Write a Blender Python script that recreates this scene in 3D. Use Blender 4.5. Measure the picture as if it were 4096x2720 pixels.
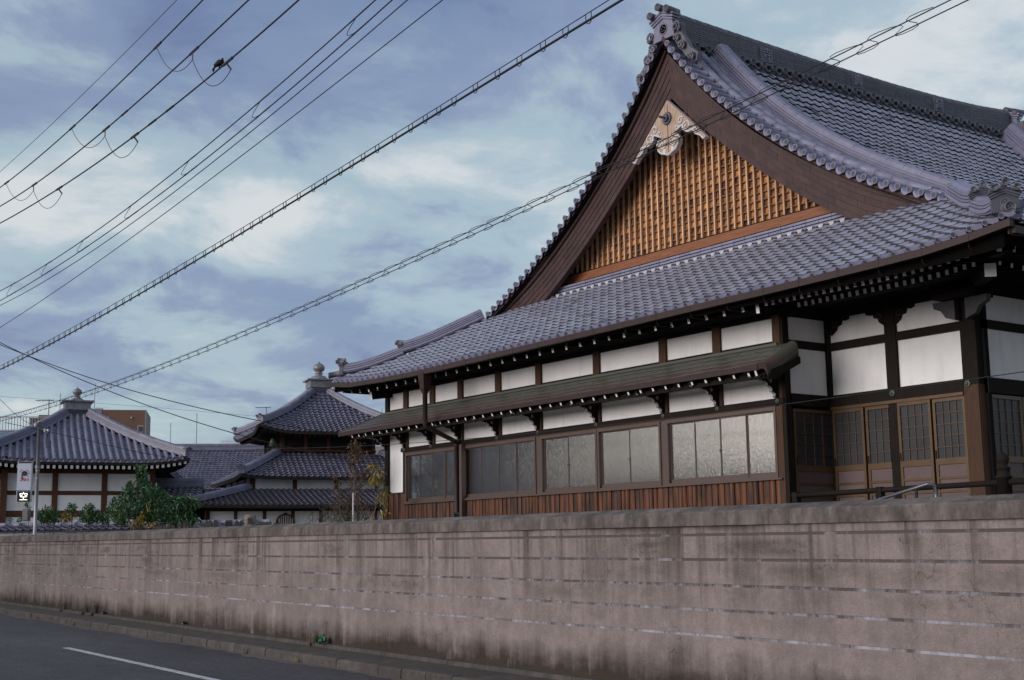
import bpy, math, random
import numpy as np
from mathutils import Matrix, Vector
random.seed(7)
rng = np.random.default_rng(7)
for o in list(bpy.data.objects): bpy.data.objects.remove(o)
scn = bpy.context.scene
col = scn.collection
rad = math.radians

# ---------------------------------------------------------------- camera
EYE = 1.6
FPX, YAW, TILT, ROLL = 5268.15, rad(35.588), rad(8.9508), rad(-0.7867)
_fw = np.array([-math.cos(YAW), math.sin(YAW), 0.0]); _rt = np.array([math.sin(YAW), math.cos(YAW), 0.0]); _up = np.array([0, 0, 1.0])
CF = math.cos(TILT)*_fw + math.sin(TILT)*_up
_u = -math.sin(TILT)*_fw + math.cos(TILT)*_up
CR = math.cos(ROLL)*_rt + math.sin(ROLL)*_u
CU = -math.sin(ROLL)*_rt + math.cos(ROLL)*_u
cam = bpy.data.cameras.new('camera'); camo = bpy.data.objects.new('camera', cam); col.objects.link(camo)
cam.sensor_width = 36.0; cam.lens = FPX/4096*36.0; cam.clip_start = 0.1; cam.clip_end = 6000
camo.matrix_world = Matrix(((CR[0], CU[0], -CF[0], 0), (CR[1], CU[1], -CF[1], 0), (CR[2], CU[2], -CF[2], EYE), (0, 0, 0, 1)))
scn.camera = camo
def ray(x, y): return CF + CR*(x-2048)/FPX - CU*(y-1360)/FPX
def atY(x, y, Y): d = ray(x, y); return d*(Y/d[1]) + np.array([0, 0, EYE])
def atD(x, y, D): return ray(x, y)*D + np.array([0, 0, EYE])
def pix(P):
    q = np.asarray(P, float) - [0, 0, EYE]; z = max(q@CF, 1e-3)
    return 2048+FPX*(q@CR)/z, 1360-FPX*(q@CU)/z
def inframe(P, m=350):
    x, y = pix(P); return -m < x < 4096+m and -m < y < 2720+m

# ---------------------------------------------------------------- world, sun, exposure
SUN_EL, SUN_AZ = rad(15), rad(264)       # azimuth measured from +X counter-clockwise: behind the camera, to its left
world = bpy.data.worlds.new('World'); scn.world = world; world.use_nodes = True
wn = world.node_tree.nodes; wl = world.node_tree.links
for n in list(wn): wn.remove(n)
def wnode(t, **k):
    n = wn.new(t)
    for a, b in k.items(): setattr(n, a, b)
    return n
w_out = wnode('ShaderNodeOutputWorld'); w_bg = wnode('ShaderNodeBackground')
w_sky = wnode('ShaderNodeTexSky', sky_type='NISHITA', sun_disc=False, sun_elevation=SUN_EL, sun_rotation=math.pi/2-SUN_AZ, air_density=1.3, dust_density=1.2, ozone_density=2.5)
w_tc = wnode('ShaderNodeTexCoord'); w_sep = wnode('ShaderNodeSeparateXYZ')
wl.new(w_tc.outputs['Generated'], w_sep.inputs[0])
def wmath(op, a, b=None, c=None, clamp=False):
    n = wnode('ShaderNodeMath', operation=op, use_clamp=clamp)
    for i, v in enumerate((a, b, c)):
        if v is None: continue
        if isinstance(v, (int, float)): n.inputs[i].default_value = v
        else: wl.new(v, n.inputs[i])
    return n.outputs[0]
w_zz = wmath('ADD', wmath('MAXIMUM', w_sep.outputs[2], 0.0), 0.26)
w_px = wmath('DIVIDE', w_sep.outputs[0], w_zz); w_py = wmath('DIVIDE', w_sep.outputs[1], w_zz)
w_cmb = wnode('ShaderNodeCombineXYZ'); wl.new(w_px, w_cmb.inputs[0]); wl.new(w_py, w_cmb.inputs[1])
def wnoise(scale, detail, rough, off, dist=0.0, stretch=(1, 1, 1), rot=0.0):
    mp = wnode('ShaderNodeMapping'); mp.inputs['Location'].default_value = off; mp.inputs['Scale'].default_value = stretch; mp.inputs['Rotation'].default_value = (0, 0, rot)
    wl.new(w_cmb.outputs[0], mp.inputs[0])
    n = wnode('ShaderNodeTexNoise'); n.inputs['Scale'].default_value = scale; n.inputs['Detail'].default_value = detail
    n.inputs['Roughness'].default_value = rough; n.inputs['Distortion'].default_value = dist
    wl.new(mp.outputs[0], n.inputs['Vector']); return n.outputs['Fac']
def wramp(fac, stops):
    r = wnode('ShaderNodeValToRGB'); e = r.color_ramp.elements
    while len(e) < len(stops): e.new(0.5)
    for i, (p, c) in enumerate(stops):
        e[i].position = p; e[i].color = (*c, 1) if len(c) == 3 else c
    r.color_ramp.interpolation = 'EASE'; wl.new(fac, r.inputs[0]); return r.outputs[0]
def wmix(f, a, b, mode='MIX'):
    n = wnode('ShaderNodeMix', data_type='RGBA', blend_type=mode)
    if isinstance(f, (int, float)): n.inputs[0].default_value = f
    else: wl.new(f, n.inputs[0])
    for s, v in ((6, a), (7, b)):
        if isinstance(v, tuple): n.inputs[s].default_value = (*v, 1)
        else: wl.new(v, n.inputs[s])
    return n.outputs[2]
SKY_STRENGTH = 0.10
SKY_OFF = (12.0, 19.0)
w_big = wnoise(0.62, 4, 0.5, (SKY_OFF[0], SKY_OFF[1], 0), 0.5, (1, 0.85, 1), 0.5)
w_mid = wnoise(1.25, 7, 0.50, (SKY_OFF[0]-2.7, SKY_OFF[1]+4.0, 0), 0.5, (1, 0.85, 1), 0.5)
w_fine = wnoise(3.8, 9, 0.60, (SKY_OFF[0]-1.4, SKY_OFF[1]+1.4, 0), 0.3, (1, 0.9, 1), 0.5)
w_cov = wmath('ADD', wmath('ADD', wmath('MULTIPLY', w_big, 0.62), wmath('MULTIPLY', w_mid, 0.38)), wmath('MULTIPLY', wmath('SUBTRACT', 1.0, wmath('MULTIPLY', w_zz, 1.6), None, True), 0.20))
w_fac = wramp(w_cov, [(0.35, (0, 0, 0)), (0.52, (1, 1, 1))])
w_shade = wmath('ADD', wmath('MULTIPLY', w_mid, 0.55), wmath('MULTIPLY', w_fine, 0.45))
w_ccol = wramp(w_shade, [(0.34, (0.20, 0.245, 0.40)), (0.43, (0.29, 0.36, 0.51)), (0.51, (0.45, 0.57, 0.63)), (0.61, (0.77, 0.80, 0.79))])
w_dot = wnode('ShaderNodeVectorMath', operation='DOT_PRODUCT'); wl.new(w_tc.outputs['Generated'], w_dot.inputs[0])
w_dot.inputs[1].default_value = (math.cos(SUN_AZ)*math.cos(SUN_EL), math.sin(SUN_AZ)*math.cos(SUN_EL), math.sin(SUN_EL))
w_glow = wmath('POWER', wmath('MAXIMUM', w_dot.outputs['Value'], 0.0), 1.6)          # clouds on the sun's side are lit warmer
w_csc = wmix(1.0, wmix(w_glow, w_ccol, wmix(1.0, w_ccol, (1.6, 1.25, 0.98), 'MULTIPLY')), (6.1, 6.1, 6.1), 'MULTIPLY')
w_blue = wmix(1.0, w_sky.outputs[0], (0.50, 0.55, 0.74), 'MULTIPLY')
w_col = wmix(wmath('MULTIPLY', w_fac, 0.80), w_blue, w_csc)
wl.new(w_col, w_bg.inputs['Color']); w_bg.inputs['Strength'].default_value = SKY_STRENGTH
wl.new(w_bg.outputs[0], w_out.inputs[0])
sun = bpy.data.lights.new('sun', 'SUN'); sun.energy = 1.5; sun.angle = rad(38); sun.color = (1.0, 0.945, 0.92)
suno = bpy.data.objects.new('sun', sun); col.objects.link(suno)
sd = Vector((math.cos(SUN_AZ)*math.cos(SUN_EL), math.sin(SUN_AZ)*math.cos(SUN_EL), math.sin(SUN_EL)))
suno.rotation_euler = sd.to_track_quat('Z', 'Y').to_euler()
vs = scn.view_settings; vs.view_transform = 'Standard'; vs.look = 'None'; vs.exposure = 0.75; vs.gamma = 1.0; vs.use_curve_mapping = False

# ---------------------------------------------------------------- materials
def mat(name, base, rough=0.6, vary=0.25, scale=6.0, detail=6, bump=0.0, bscale=None, metal=0.0, spec=0.5, stretch=(1, 1, 1), island=0.0, extra=None, dist=0.003, coat=0.0):
    m = bpy.data.materials.new(name); m.use_nodes = True
    N, L = m.node_tree.nodes, m.node_tree.links
    b = N['Principled BSDF']; b.inputs['Roughness'].default_value = rough; b.inputs['Metallic'].default_value = metal
    b.inputs['Specular IOR Level'].default_value = spec
    if coat: b.inputs['Coat Weight'].default_value = coat; b.inputs['Coat Roughness'].default_value = 0.25
    g = N.new('ShaderNodeNewGeometry')
    mp = N.new('ShaderNodeMapping'); mp.inputs['Scale'].default_value = stretch; L.new(g.outputs['Position'], mp.inputs[0])
    nz = N.new('ShaderNodeTexNoise'); nz.inputs['Scale'].default_value = scale; nz.inputs['Detail'].default_value = detail; nz.inputs['Roughness'].default_value = 0.62
    L.new(mp.outputs[0], nz.inputs['Vector'])
    mr = N.new('ShaderNodeMapRange'); mr.inputs[1].default_value = 0.28; mr.inputs[2].default_value = 0.72; mr.inputs[3].default_value = 1-vary; mr.inputs[4].default_value = 1+vary
    L.new(nz.outputs['Fac'], mr.inputs[0])
    f = mr.outputs[0]
    def mth(op, a, c):
        n = N.new('ShaderNodeMath'); n.operation = op
        for i, v in enumerate((a, c)):
            if isinstance(v, (int, float)): n.inputs[i].default_value = v
            else: L.new(v, n.inputs[i])
        return n.outputs[0]
    if island:
        oi = N.new('ShaderNodeObjectInfo')
        r = mth('FRACT', mth('ADD', g.outputs['Random Per Island'], oi.outputs['Random']), 0.0)
        f = mth('MULTIPLY', f, mth('ADD', mth('MULTIPLY', r, 2*island), 1-island))
    cmb = N.new('ShaderNodeVectorMath'); cmb.operation = 'SCALE'; cmb.inputs[0].default_value = base; L.new(f, cmb.inputs['Scale'])
    out = cmb.outputs[0]
    if extra: out = extra(N, L, g, out, b)
    L.new(out, b.inputs['Base Color'])
    if bump:
        bn = N.new('ShaderNodeTexNoise'); bn.inputs['Scale'].default_value = bscale or scale*6; bn.inputs['Detail'].default_value = 5
        L.new(mp.outputs[0], bn.inputs['Vector'])
        bp = N.new('ShaderNodeBump'); bp.inputs['Strength'].default_value = bump; bp.inputs['Distance'].default_value = dist
        L.new(bn.outputs['Fac'], bp.inputs['Height']); L.new(bp.outputs[0], b.inputs['Normal'])
    m['rgb'] = base
    return m
def nd(N, t, **k):
    n = N.new(t)
    for a, v in k.items(): setattr(n, a, v)
    return n
def mixcol(N, L, f, a, b):
    n = nd(N, 'ShaderNodeMix', data_type='RGBA')
    L.new(f, n.inputs[0]) if not isinstance(f, (int, float)) else setattr(n.inputs[0], 'default_value', f)
    for s, v in ((6, a), (7, b)):
        if isinstance(v, tuple): n.inputs[s].default_value = (*v, 1)
        else: L.new(v, n.inputs[s])
    return n.outputs[2]
def noise_of(N, L, vec, scale, detail=5, rough=0.6, stretch=None, off=(0, 0, 0)):
    if stretch or any(off):
        mp = nd(N, 'ShaderNodeMapping'); mp.inputs['Scale'].default_value = stretch or (1, 1, 1); mp.inputs['Location'].default_value = off
        L.new(vec, mp.inputs[0]); vec = mp.outputs[0]
    n = nd(N, 'ShaderNodeTexNoise'); n.inputs['Scale'].default_value = scale; n.inputs['Detail'].default_value = detail; n.inputs['Roughness'].default_value = rough
    L.new(vec, n.inputs['Vector']); return n.outputs['Fac']
def rng_of(N, L, v, a, b, c=0.0, d=1.0):
    m = nd(N, 'ShaderNodeMapRange'); m.inputs[1].default_value = a; m.inputs[2].default_value = b; m.inputs[3].default_value = c; m.inputs[4].default_value = d
    L.new(v, m.inputs[0]); return m.outputs[0]
def mul_of(N, L, a, b, op='MULTIPLY'):
    n = nd(N, 'ShaderNodeMath', operation=op)
    for i, v in enumerate((a, b)):
        if isinstance(v, (int, float)): n.inputs[i].default_value = v
        else: L.new(v, n.inputs[i])
    return n.outputs[0]

def tile_blotch(N, L, g, out, b):
    n1 = noise_of(N, L, g.outputs['Position'], 1.9, 3, 0.5)
    n2 = noise_of(N, L, g.outputs['Position'], 16, 5, 0.7)
    s = mul_of(N, L, mul_of(N, L, n1, 0.62), mul_of(N, L, n2, 0.38), 'ADD')
    f = rng_of(N, L, s, 0.592, 0.612, 0, 0.8)
    L.new(rng_of(N, L, f, 0, 1, 0.38, 0.7), b.inputs['Roughness'])
    return mixcol(N, L, f, out, (0.055, 0.06, 0.075))
M = {}
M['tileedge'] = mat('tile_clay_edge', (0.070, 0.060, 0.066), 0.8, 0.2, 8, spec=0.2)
M['tile'] = mat('roof_tile', (0.282, 0.292, 0.378), 0.52, 0.14, 2.5, spec=0.38, island=0.12, extra=tile_blotch)
M['tile2'] = mat('ridge_tile', (0.190, 0.188, 0.272), 0.50, 0.16, 6, bump=0.15, bscale=40, spec=0.4, island=0.12)
M['tiledark'] = mat('ridge_wall_tile', (0.085, 0.085, 0.112), 0.5, 0.2, 6, bump=0.15, bscale=40, spec=0.5, island=0.2)
M['tilefar'] = mat('far_roof_tile', (0.165, 0.16, 0.232), 0.45, 0.22, 3, spec=0.5, island=0.2)
M['orn'] = mat('ornament_tile', (0.10, 0.096, 0.118), 0.5, 0.3, 8, bump=0.3, bscale=60)
M['disc'] = mat('disc_face_tile', (0.05, 0.048, 0.056), 0.55, 0.35, 20, bump=0.4, bscale=60)
M['carvedim'] = mat('greyed_white_edge', (0.24, 0.23, 0.24), 0.9, 0.3, 14)  # greyer version of the white edge paint, for the pent roof brackets
M['mortar'] = mat('white_mortar', (0.42, 0.40, 0.40), 0.9, 0.15, 9)
M['plaster'] = mat('white_plaster', (0.76, 0.745, 0.755), 0.9, 0.06, 1.3, bump=0.08, bscale=40, extra=lambda N, L, g, o, b: mixcol(N, L, mul_of(N, L, rng_of(N, L, noise_of(N, L, g.outputs['Position'], 4.5, 6, 0.7, (1, 1, 0.25)), 0.48, 0.72), 0.30), o, (0.46, 0.43, 0.41)))
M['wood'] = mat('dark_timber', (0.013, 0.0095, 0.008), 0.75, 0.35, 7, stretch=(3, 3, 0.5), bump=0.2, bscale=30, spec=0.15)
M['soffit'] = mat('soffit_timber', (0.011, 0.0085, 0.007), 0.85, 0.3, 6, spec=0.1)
M['post'] = mat('brown_post_timber', (0.055, 0.024, 0.012), 0.65, 0.45, 9, stretch=(5, 5, 0.35), bump=0.25, bscale=30, spec=0.3)
def grain(N, L, g, out, b):
    oi = nd(N, 'ShaderNodeObjectInfo')
    k = nd(N, 'ShaderNodeVectorMath', operation='SCALE'); k.inputs[0].default_value = (3.1, 5.3, 9.7); L.new(oi.outputs['Random'], k.inputs['Scale'])
    ad = nd(N, 'ShaderNodeVectorMath', operation='ADD'); L.new(g.outputs['Position'], ad.inputs[0]); L.new(k.outputs[0], ad.inputs[1])
    n1 = noise_of(N, L, ad.outputs[0], 16, 4, 0.55, (1, 1, 0.10))
    n2 = noise_of(N, L, ad.outputs[0], 3.0, 2, 0.5, (1, 1, 0.25))
    f = rng_of(N, L, mul_of(N, L, mul_of(N, L, n1, 0.6), mul_of(N, L, n2, 0.4), 'ADD'), 0.40, 0.64)
    return mixcol(N, L, f, (0.024, 0.010, 0.007), (0.15, 0.046, 0.016))
M['board'] = mat('charred_cedar_board', (0.2, 0.08, 0.03), 0.55, 0.2, 8, bump=0.4, bscale=50, stretch=(1, 1, 0.15), extra=grain, spec=0.35)
def shingle(N, L, g, out, b):
    oi = nd(N, 'ShaderNodeObjectInfo')
    n1 = noise_of(N, L, g.outputs['Position'], 26, 4, 0.6, (1, 1, 0.22))
    n2 = noise_of(N, L, g.outputs['Position'], 5.0, 2, 0.5)
    rr = mul_of(N, L, nd(N, 'ShaderNodeNewGeometry').outputs['Random Per Island'], oi.outputs['Random'], 'ADD')
    fr_ = nd(N, 'ShaderNodeMath', operation='FRACT'); L.new(rr, fr_.inputs[0])
    f = rng_of(N, L, mul_of(N, L, mul_of(N, L, mul_of(N, L, n1, 0.5), mul_of(N, L, n2, 0.3), 'ADD'), mul_of(N, L, fr_.outputs[0], 0.2), 'ADD'), 0.38, 0.72)
    return mixcol(N, L, f, (0.060, 0.017, 0.005), (0.74, 0.33, 0.105))
M['latback'] = mat('gable_panel_cedar', (0.3, 0.13, 0.05), 0.6, 0.2, 8, extra=shingle, spec=0.35)
M['latrail'] = mat('gable_rail_cedar', (0.20, 0.085, 0.035), 0.6, 0.4, 6, stretch=(0.5, 3, 3), spec=0.3)
M['lattice'] = mat('gable_lattice_cedar', (0.52, 0.32, 0.20), 0.55, 0.32, 10, stretch=(3, 3, 0.3), island=0.22, spec=0.4)
M['gbeam'] = mat('gable_beam_cedar', (0.20, 0.068, 0.024), 0.55, 0.35, 6, stretch=(0.35, 3, 6), spec=0.4)
M['endwhite'] = mat('white_rafter_end', (0.78, 0.76, 0.77), 0.85, 0.1, 14)
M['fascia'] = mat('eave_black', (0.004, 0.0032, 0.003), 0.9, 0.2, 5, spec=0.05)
M['gegyo'] = mat('pendant_wood', (0.37, 0.26, 0.195), 0.75, 0.45, 7, stretch=(4, 4, 0.4), bump=0.3, bscale=30)
M['carvewhite'] = mat('white_painted_edge', (0.55, 0.53, 0.54), 0.85, 0.12, 14)
M['copper'] = mat('brown_copper', (0.055, 0.030, 0.030), 0.55, 0.22, 3.5, island=0.14, spec=0.25)
M['gutter'] = mat('gutter_copper', (0.036, 0.020, 0.020), 0.5, 0.16, 2.5, spec=0.25, stretch=(1, 1, 0.3))
def patina(N, L, g, out, b):
    s = nd(N, 'ShaderNodeSeparateXYZ'); L.new(g.outputs['Position'], s.inputs[0])
    n = noise_of(N, L, g.outputs['Position'], 1.6, 4, 0.6)
    f = rng_of(N, L, mul_of(N, L, s.outputs[1], mul_of(N, L, n, 0.5), 'ADD'), 16.74, 17.06)
    return mixcol(N, L, f, out, (0.078, 0.078, 0.067))
M['pent'] = mat('pent_roof_copper', (0.085, 0.057, 0.054), 0.45, 0.18, 2.5, island=0.10, spec=0.45, extra=patina)
M['alu'] = mat('brown_aluminium', (0.090, 0.062, 0.055), 0.42, 0.08, 5, spec=0.5, metal=0.1)
M['doorframe'] = mat('door_bronze', (0.095, 0.054, 0.026), 0.4, 0.15, 5, metal=0.25)
M['doorpanel'] = mat('door_kick_panel', (0.10, 0.066, 0.067), 0.6, 0.1, 5)
M['black'] = mat('dark_interior', (0.012, 0.011, 0.011), 0.9, 0.1, 3, spec=0.1)
M['room'] = mat('room_wall', (0.10, 0.10, 0.105), 0.9, 0.15, 1.5)
M['bronze'] = mat('nail_cover_bronze', (0.075, 0.085, 0.078), 0.6, 0.3, 20, metal=0.3)
M['steel'] = mat('stainless_rail', (0.15, 0.155, 0.175), 0.35, 0.08, 6, metal=0.7)
def glass_mat(name, tint, rough, k):
    m = bpy.data.materials.new(name); m.use_nodes = True; N, L = m.node_tree.nodes, m.node_tree.links
    for n in list(N): N.remove(n)
    o = nd(N, 'ShaderNodeOutputMaterial'); g = nd(N, 'ShaderNodeNewGeometry')
    gl = nd(N, 'ShaderNodeBsdfGlossy'); gl.inputs['Roughness'].default_value = rough; gl.inputs['Color'].default_value = (0.95, 0.93, 0.92, 1)
    tr = nd(N, 'ShaderNodeBsdfTransparent'); tr.inputs['Color'].default_value = (*tint, 1)
    di = nd(N, 'ShaderNodeBsdfDiffuse'); di.inputs['Color'].default_value = (0.05, 0.047, 0.05, 1)
    rib = nd(N, 'ShaderNodeTexWave', wave_type='BANDS', bands_direction='X'); rib.inputs['Scale'].default_value = 11.0; rib.inputs['Distortion'].default_value = 1.2; rib.inputs['Detail'].default_value = 2
    rib.inputs['Detail Scale'].default_value = 4.0
    L.new(g.outputs['Position'], rib.inputs['Vector'])
    nz = noise_of(N, L, g.outputs['Position'], 38, 3, 0.6, (1, 1, 0.45))
    h = mul_of(N, L, mul_of(N, L, rib.outputs['Fac'], 0.35), mul_of(N, L, nz, 0.65), 'ADD')
    bp = nd(N, 'ShaderNodeBump'); bp.inputs['Strength'].default_value = 0.40; bp.inputs['Distance'].default_value = 0.005; L.new(h, bp.inputs['Height'])
    L.new(bp.outputs[0], gl.inputs['Normal'])
    fr = nd(N, 'ShaderNodeFresnel'); fr.inputs['IOR'].default_value = 1.75; L.new(bp.outputs[0], fr.inputs['Normal'])
    m1 = nd(N, 'ShaderNodeMixShader'); m1.inputs[0].default_value = k; L.new(tr.outputs[0], m1.inputs[1]); L.new(di.outputs[0], m1.inputs[2])
    f2 = rng_of(N, L, fr.outputs[0], 0.0, 0.14, 0.10, 0.95)
    m2 = nd(N, 'ShaderNodeMixShader'); L.new(f2, m2.inputs[0]); L.new(m1.outputs[0], m2.inputs[1]); L.new(gl.outputs[0], m2.inputs[2])
    L.new(m2.outputs[0], o.inputs[0]); return m
M['ribglass'] = glass_mat('ribbed_glass', (0.95, 0.94, 0.94), 0.06, 0.10)
M['doorglass'] = mat('door_glass', (0.035, 0.036, 0.042), 0.35, 0.3, 3, spec=0.3)

# ---------------------------------------------------------------- mesh helpers
class MB:
    def __init__(s): s.v = []; s.f = []; s.m = []
    def add(s, vs, fs, m=0):
        o = len(s.v); s.v.extend([tuple(p) for p in vs])
        for f in fs: s.f.append(tuple(i+o for i in f)); s.m.append(m)
        return s
    def box(s, x0, x1, y0, y1, z0, z1, m=0):
        return s.add([(x0, y0, z0), (x1, y0, z0), (x1, y1, z0), (x0, y1, z0), (x0, y0, z1), (x1, y0, z1), (x1, y1, z1), (x0, y1, z1)],
                     [(0, 3, 2, 1), (4, 5, 6, 7), (0, 1, 5, 4), (1, 2, 6, 5), (2, 3, 7, 6), (3, 0, 4, 7)], m)
    def beam(s, p0, p1, w, h, m=0, me=None, up=(0, 0, 1)):
        p0 = np.array(p0, float); p1 = np.array(p1, float); d = p1-p0; d /= np.linalg.norm(d)
        sd = np.cross(d, up); sd /= np.linalg.norm(sd); u = np.cross(sd, d)
        c = [(-w/2, -h/2), (w/2, -h/2), (w/2, h/2), (-w/2, h/2)]
        vs = [p0+sd*a+u*b for a, b in c] + [p1+sd*a+u*b for a, b in c]
        s.add(vs, [(0, 4, 5, 1), (1, 5, 6, 2), (2, 6, 7, 3), (3, 7, 4, 0), (4, 7, 6, 5)], m)
        s.f.append(tuple(len(s.v)-8+i for i in (0, 1, 2, 3))); s.m.append(m if me is None else me)
        return s
    def tube(s, pts, r, n=8, m=0, caps=True):
        pts = [np.array(p, float) for p in pts]; k = len(pts); o = len(s.v)
        rr = r if hasattr(r, '__len__') else [r]*k
        t0 = pts[1]-pts[0]; ref = np.array([0, 0, 1.0]) if abs(t0[2]) < 0.9*np.linalg.norm(t0) else np.array([1.0, 0, 0])
        for i in range(k):
            t = pts[min(i+1, k-1)]-pts[max(i-1, 0)]; t /= np.linalg.norm(t)+1e-12
            a = np.cross(t, ref); a /= np.linalg.norm(a)+1e-12; b = np.cross(a, t)
            for j in range(n):
                th = 2*math.pi*j/n; s.v.append(tuple(pts[i]+rr[i]*(math.cos(th)*a+math.sin(th)*b)))
        for i in range(k-1):
            for j in range(n):
                s.f.append((o+i*n+j, o+i*n+(j+1) % n, o+(i+1)*n+(j+1) % n, o+(i+1)*n+j)); s.m.append(m)
        if caps:
            s.f.append(tuple(o+j for j in range(n))); s.m.append(m)
            s.f.append(tuple(o+(k-1)*n+j for j in reversed(range(n)))); s.m.append(m)
        return s
    def lathe(s, prof, n=16, c=(0, 0, 0), m=0):
        o = len(s.v); k = len(prof)
        for r, z in prof:
            for j in range(n):
                th = 2*math.pi*j/n; s.v.append((c[0]+r*math.cos(th), c[1]+r*math.sin(th), c[2]+z))
        for i in range(k-1):
            for j in range(n):
                s.f.append((o+i*n+j, o+i*n+(j+1) % n, o+(i+1)*n+(j+1) % n, o+(i+1)*n+j)); s.m.append(m)
        s.f.append(tuple(o+j for j in reversed(range(n)))); s.m.append(m)
        s.f.append(tuple(o+(k-1)*n+j for j in range(n))); s.m.append(m); return s
    def prism(s, pts, fa, fb, m=0, ms=None):
        """outline pts (a,b) extruded between maps fa and fb"""
        n = len(pts); o = len(s.v)
        s.v.extend([tuple(fa(*p)) for p in pts]); s.v.extend([tuple(fb(*p)) for p in pts])
        s.f.append(tuple(o+i for i in range(n))); s.m.append(m)
        s.f.append(tuple(o+n+i for i in reversed(range(n)))); s.m.append(m)
        for i in range(n):
            j = (i+1) % n; s.f.append((o+i, o+n+i, o+n+j, o+j)); s.m.append(m if ms is None else (ms(i) if callable(ms) else ms))
        return s
    def grid(s, P, m=0, close=False):
        nu, nv = len(P), len(P[0]); o = len(s.v)
        for r in P: s.v.extend([tuple(p) for p in r])
        for i in range(nu-1):
            for j in range(nv-1): s.f.append((o+i*nv+j, o+i*nv+j+1, o+(i+1)*nv+j+1, o+(i+1)*nv+j)); s.m.append(m)
        return s
    def merge(s, vs, fs, mx, ms=None):
        o = len(s.v); a = np.asarray(vs, float) @ np.asarray(mx)[:3, :3].T + np.asarray(mx)[:3, 3]
        s.v.extend(map(tuple, a))
        for k, f in enumerate(fs): s.f.append(tuple(i+o for i in f)); s.m.append(0 if ms is None else ms[k])
        return s
    def mesh(s, name, mats, smooth=False):
        me = bpy.data.meshes.new(name); me.from_pydata(s.v, [], s.f)
        for x in (mats if isinstance(mats, (list, tuple)) else [mats]): me.materials.append(M[x] if isinstance(x, str) else x)
        if any(s.m): me.polygons.foreach_set('material_index', s.m)
        if smooth: me.polygons.foreach_set('use_smooth', [True]*len(s.f))
        me.update(); return me
    def build(s, name, mats, parent=None, smooth=False, kind=None):
        return link(name, s.mesh(name, mats, smooth), parent, kind=kind)
def link(name, me, parent=None, mx=None, kind=None):
    o = bpy.data.objects.new(name, me); col.objects.link(o)
    if parent is not None:
        o.parent = parent
        if parent.type == 'EMPTY': o.matrix_parent_inverse = Matrix.Translation(-parent.location)
    if mx is not None: o.matrix_basis = Matrix(np.asarray(mx).tolist())
    if kind: o['kind'] = kind
    return o
def thing(name, label, cat, loc, group=None):
    o = bpy.data.objects.new(name, None); col.objects.link(o); o.location = [float(a) for a in loc]; o.empty_display_size = 0.3
    o['label'] = label; o['category'] = cat
    if group: o['group'] = group
    return o
def tag(o, label, cat, group=None):
    o['label'] = label; o['category'] = cat
    if group: o['group'] = group
    return o
def frame(p, ex, ey, ez, s=(1, 1, 1)):
    m = np.eye(4); m[:3, 0] = np.array(ex)*s[0]; m[:3, 1] = np.array(ey)*s[1]; m[:3, 2] = np.array(ez)*s[2]; m[:3, 3] = p; return m
def nrm(a): a = np.asarray(a, float); return a/np.linalg.norm(a)
# ---------------------------------------------------------------- street, pavement, boundary wall
WA = rad(-1.83); WD = np.array([math.cos(WA), math.sin(WA)]); WN = np.array([math.sin(WA), -math.cos(WA)])
def W(s, d, h):
    x = s*WD[0] + d*WN[0]; y = 9.0*math.cos(WA)*(-WN[1]) + s*WD[1] + d*WN[1]
    return (x, y, h - 0.005*(x+12))
def wbox(mb, s0, s1, d0, d1, h0, h1, m=0, top=None):
    """box along the wall; d grows towards the street; top = (h at d0, h at d1)"""
    t0, t1 = top or (h1, h1)
    v = [W(s0, d0, h0), W(s1, d0, h0), W(s1, d1, h0), W(s0, d1, h0), W(s0, d0, t0), W(s1, d0, t0), W(s1, d1, t1), W(s0, d1, t1)]
    return mb.add(v, [(0, 1, 2, 3), (4, 7, 6, 5), (3, 2, 6, 7), (1, 0, 4, 5), (0, 3, 7, 4), (2, 1, 5, 6)], m)
def asphalt_x(N, L, g, out, b):
    sp = noise_of(N, L, g.outputs['Position'], 22, 6, 0.85)
    big = noise_of(N, L, g.outputs['Position'], 0.35, 5, 0.6, (0.5, 1.4, 1))
    f = mul_of(N, L, rng_of(N, L, sp, 0.35, 0.68, 0.35, 1.7), rng_of(N, L, big, 0.3, 0.7, 0.65, 1.35))
    sc = nd(N, 'ShaderNodeVectorMath', operation='SCALE'); L.new(out, sc.inputs[0]); L.new(f, sc.inputs['Scale'])
    vo = nd(N, 'ShaderNodeTexVoronoi', feature='DISTANCE_TO_EDGE'); vo.inputs['Scale'].default_value = 0.45
    wv = nd(N, 'ShaderNodeVectorMath', operation='ADD'); nn = nd(N, 'ShaderNodeTexNoise'); nn.inputs['Scale'].default_value = 2.2; nn.inputs['Detail'].default_value = 6
    L.new(g.outputs['Position'], nn.inputs['Vector']); L.new(g.outputs['Position'], wv.inputs[0]); L.new(nn.outputs['Color'], wv.inputs[1]); L.new(wv.outputs[0], vo.inputs['Vector'])
    ck = mul_of(N, L, rng_of(N, L, vo.outputs['Distance'], 0.0, 0.008, 0.85, 0.0), rng_of(N, L, big, 0.46, 0.54))
    return mixcol(N, L, ck, sc.outputs[0], (0.012, 0.012, 0.013))
M['asphalt'] = mat('asphalt', (0.062, 0.059, 0.068), 0.78, 0.18, 3, bump=0.6, bscale=160, extra=asphalt_x, dist=0.006, spec=0.35)
M['grit'] = mat('roadside_grit', (0.105, 0.092, 0.088), 0.9, 0.5, 45, bump=0.8, bscale=120, dist=0.008)
M['ground'] = mat('bare_ground', (0.16, 0.14, 0.12), 0.95, 0.25, 2)
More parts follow.
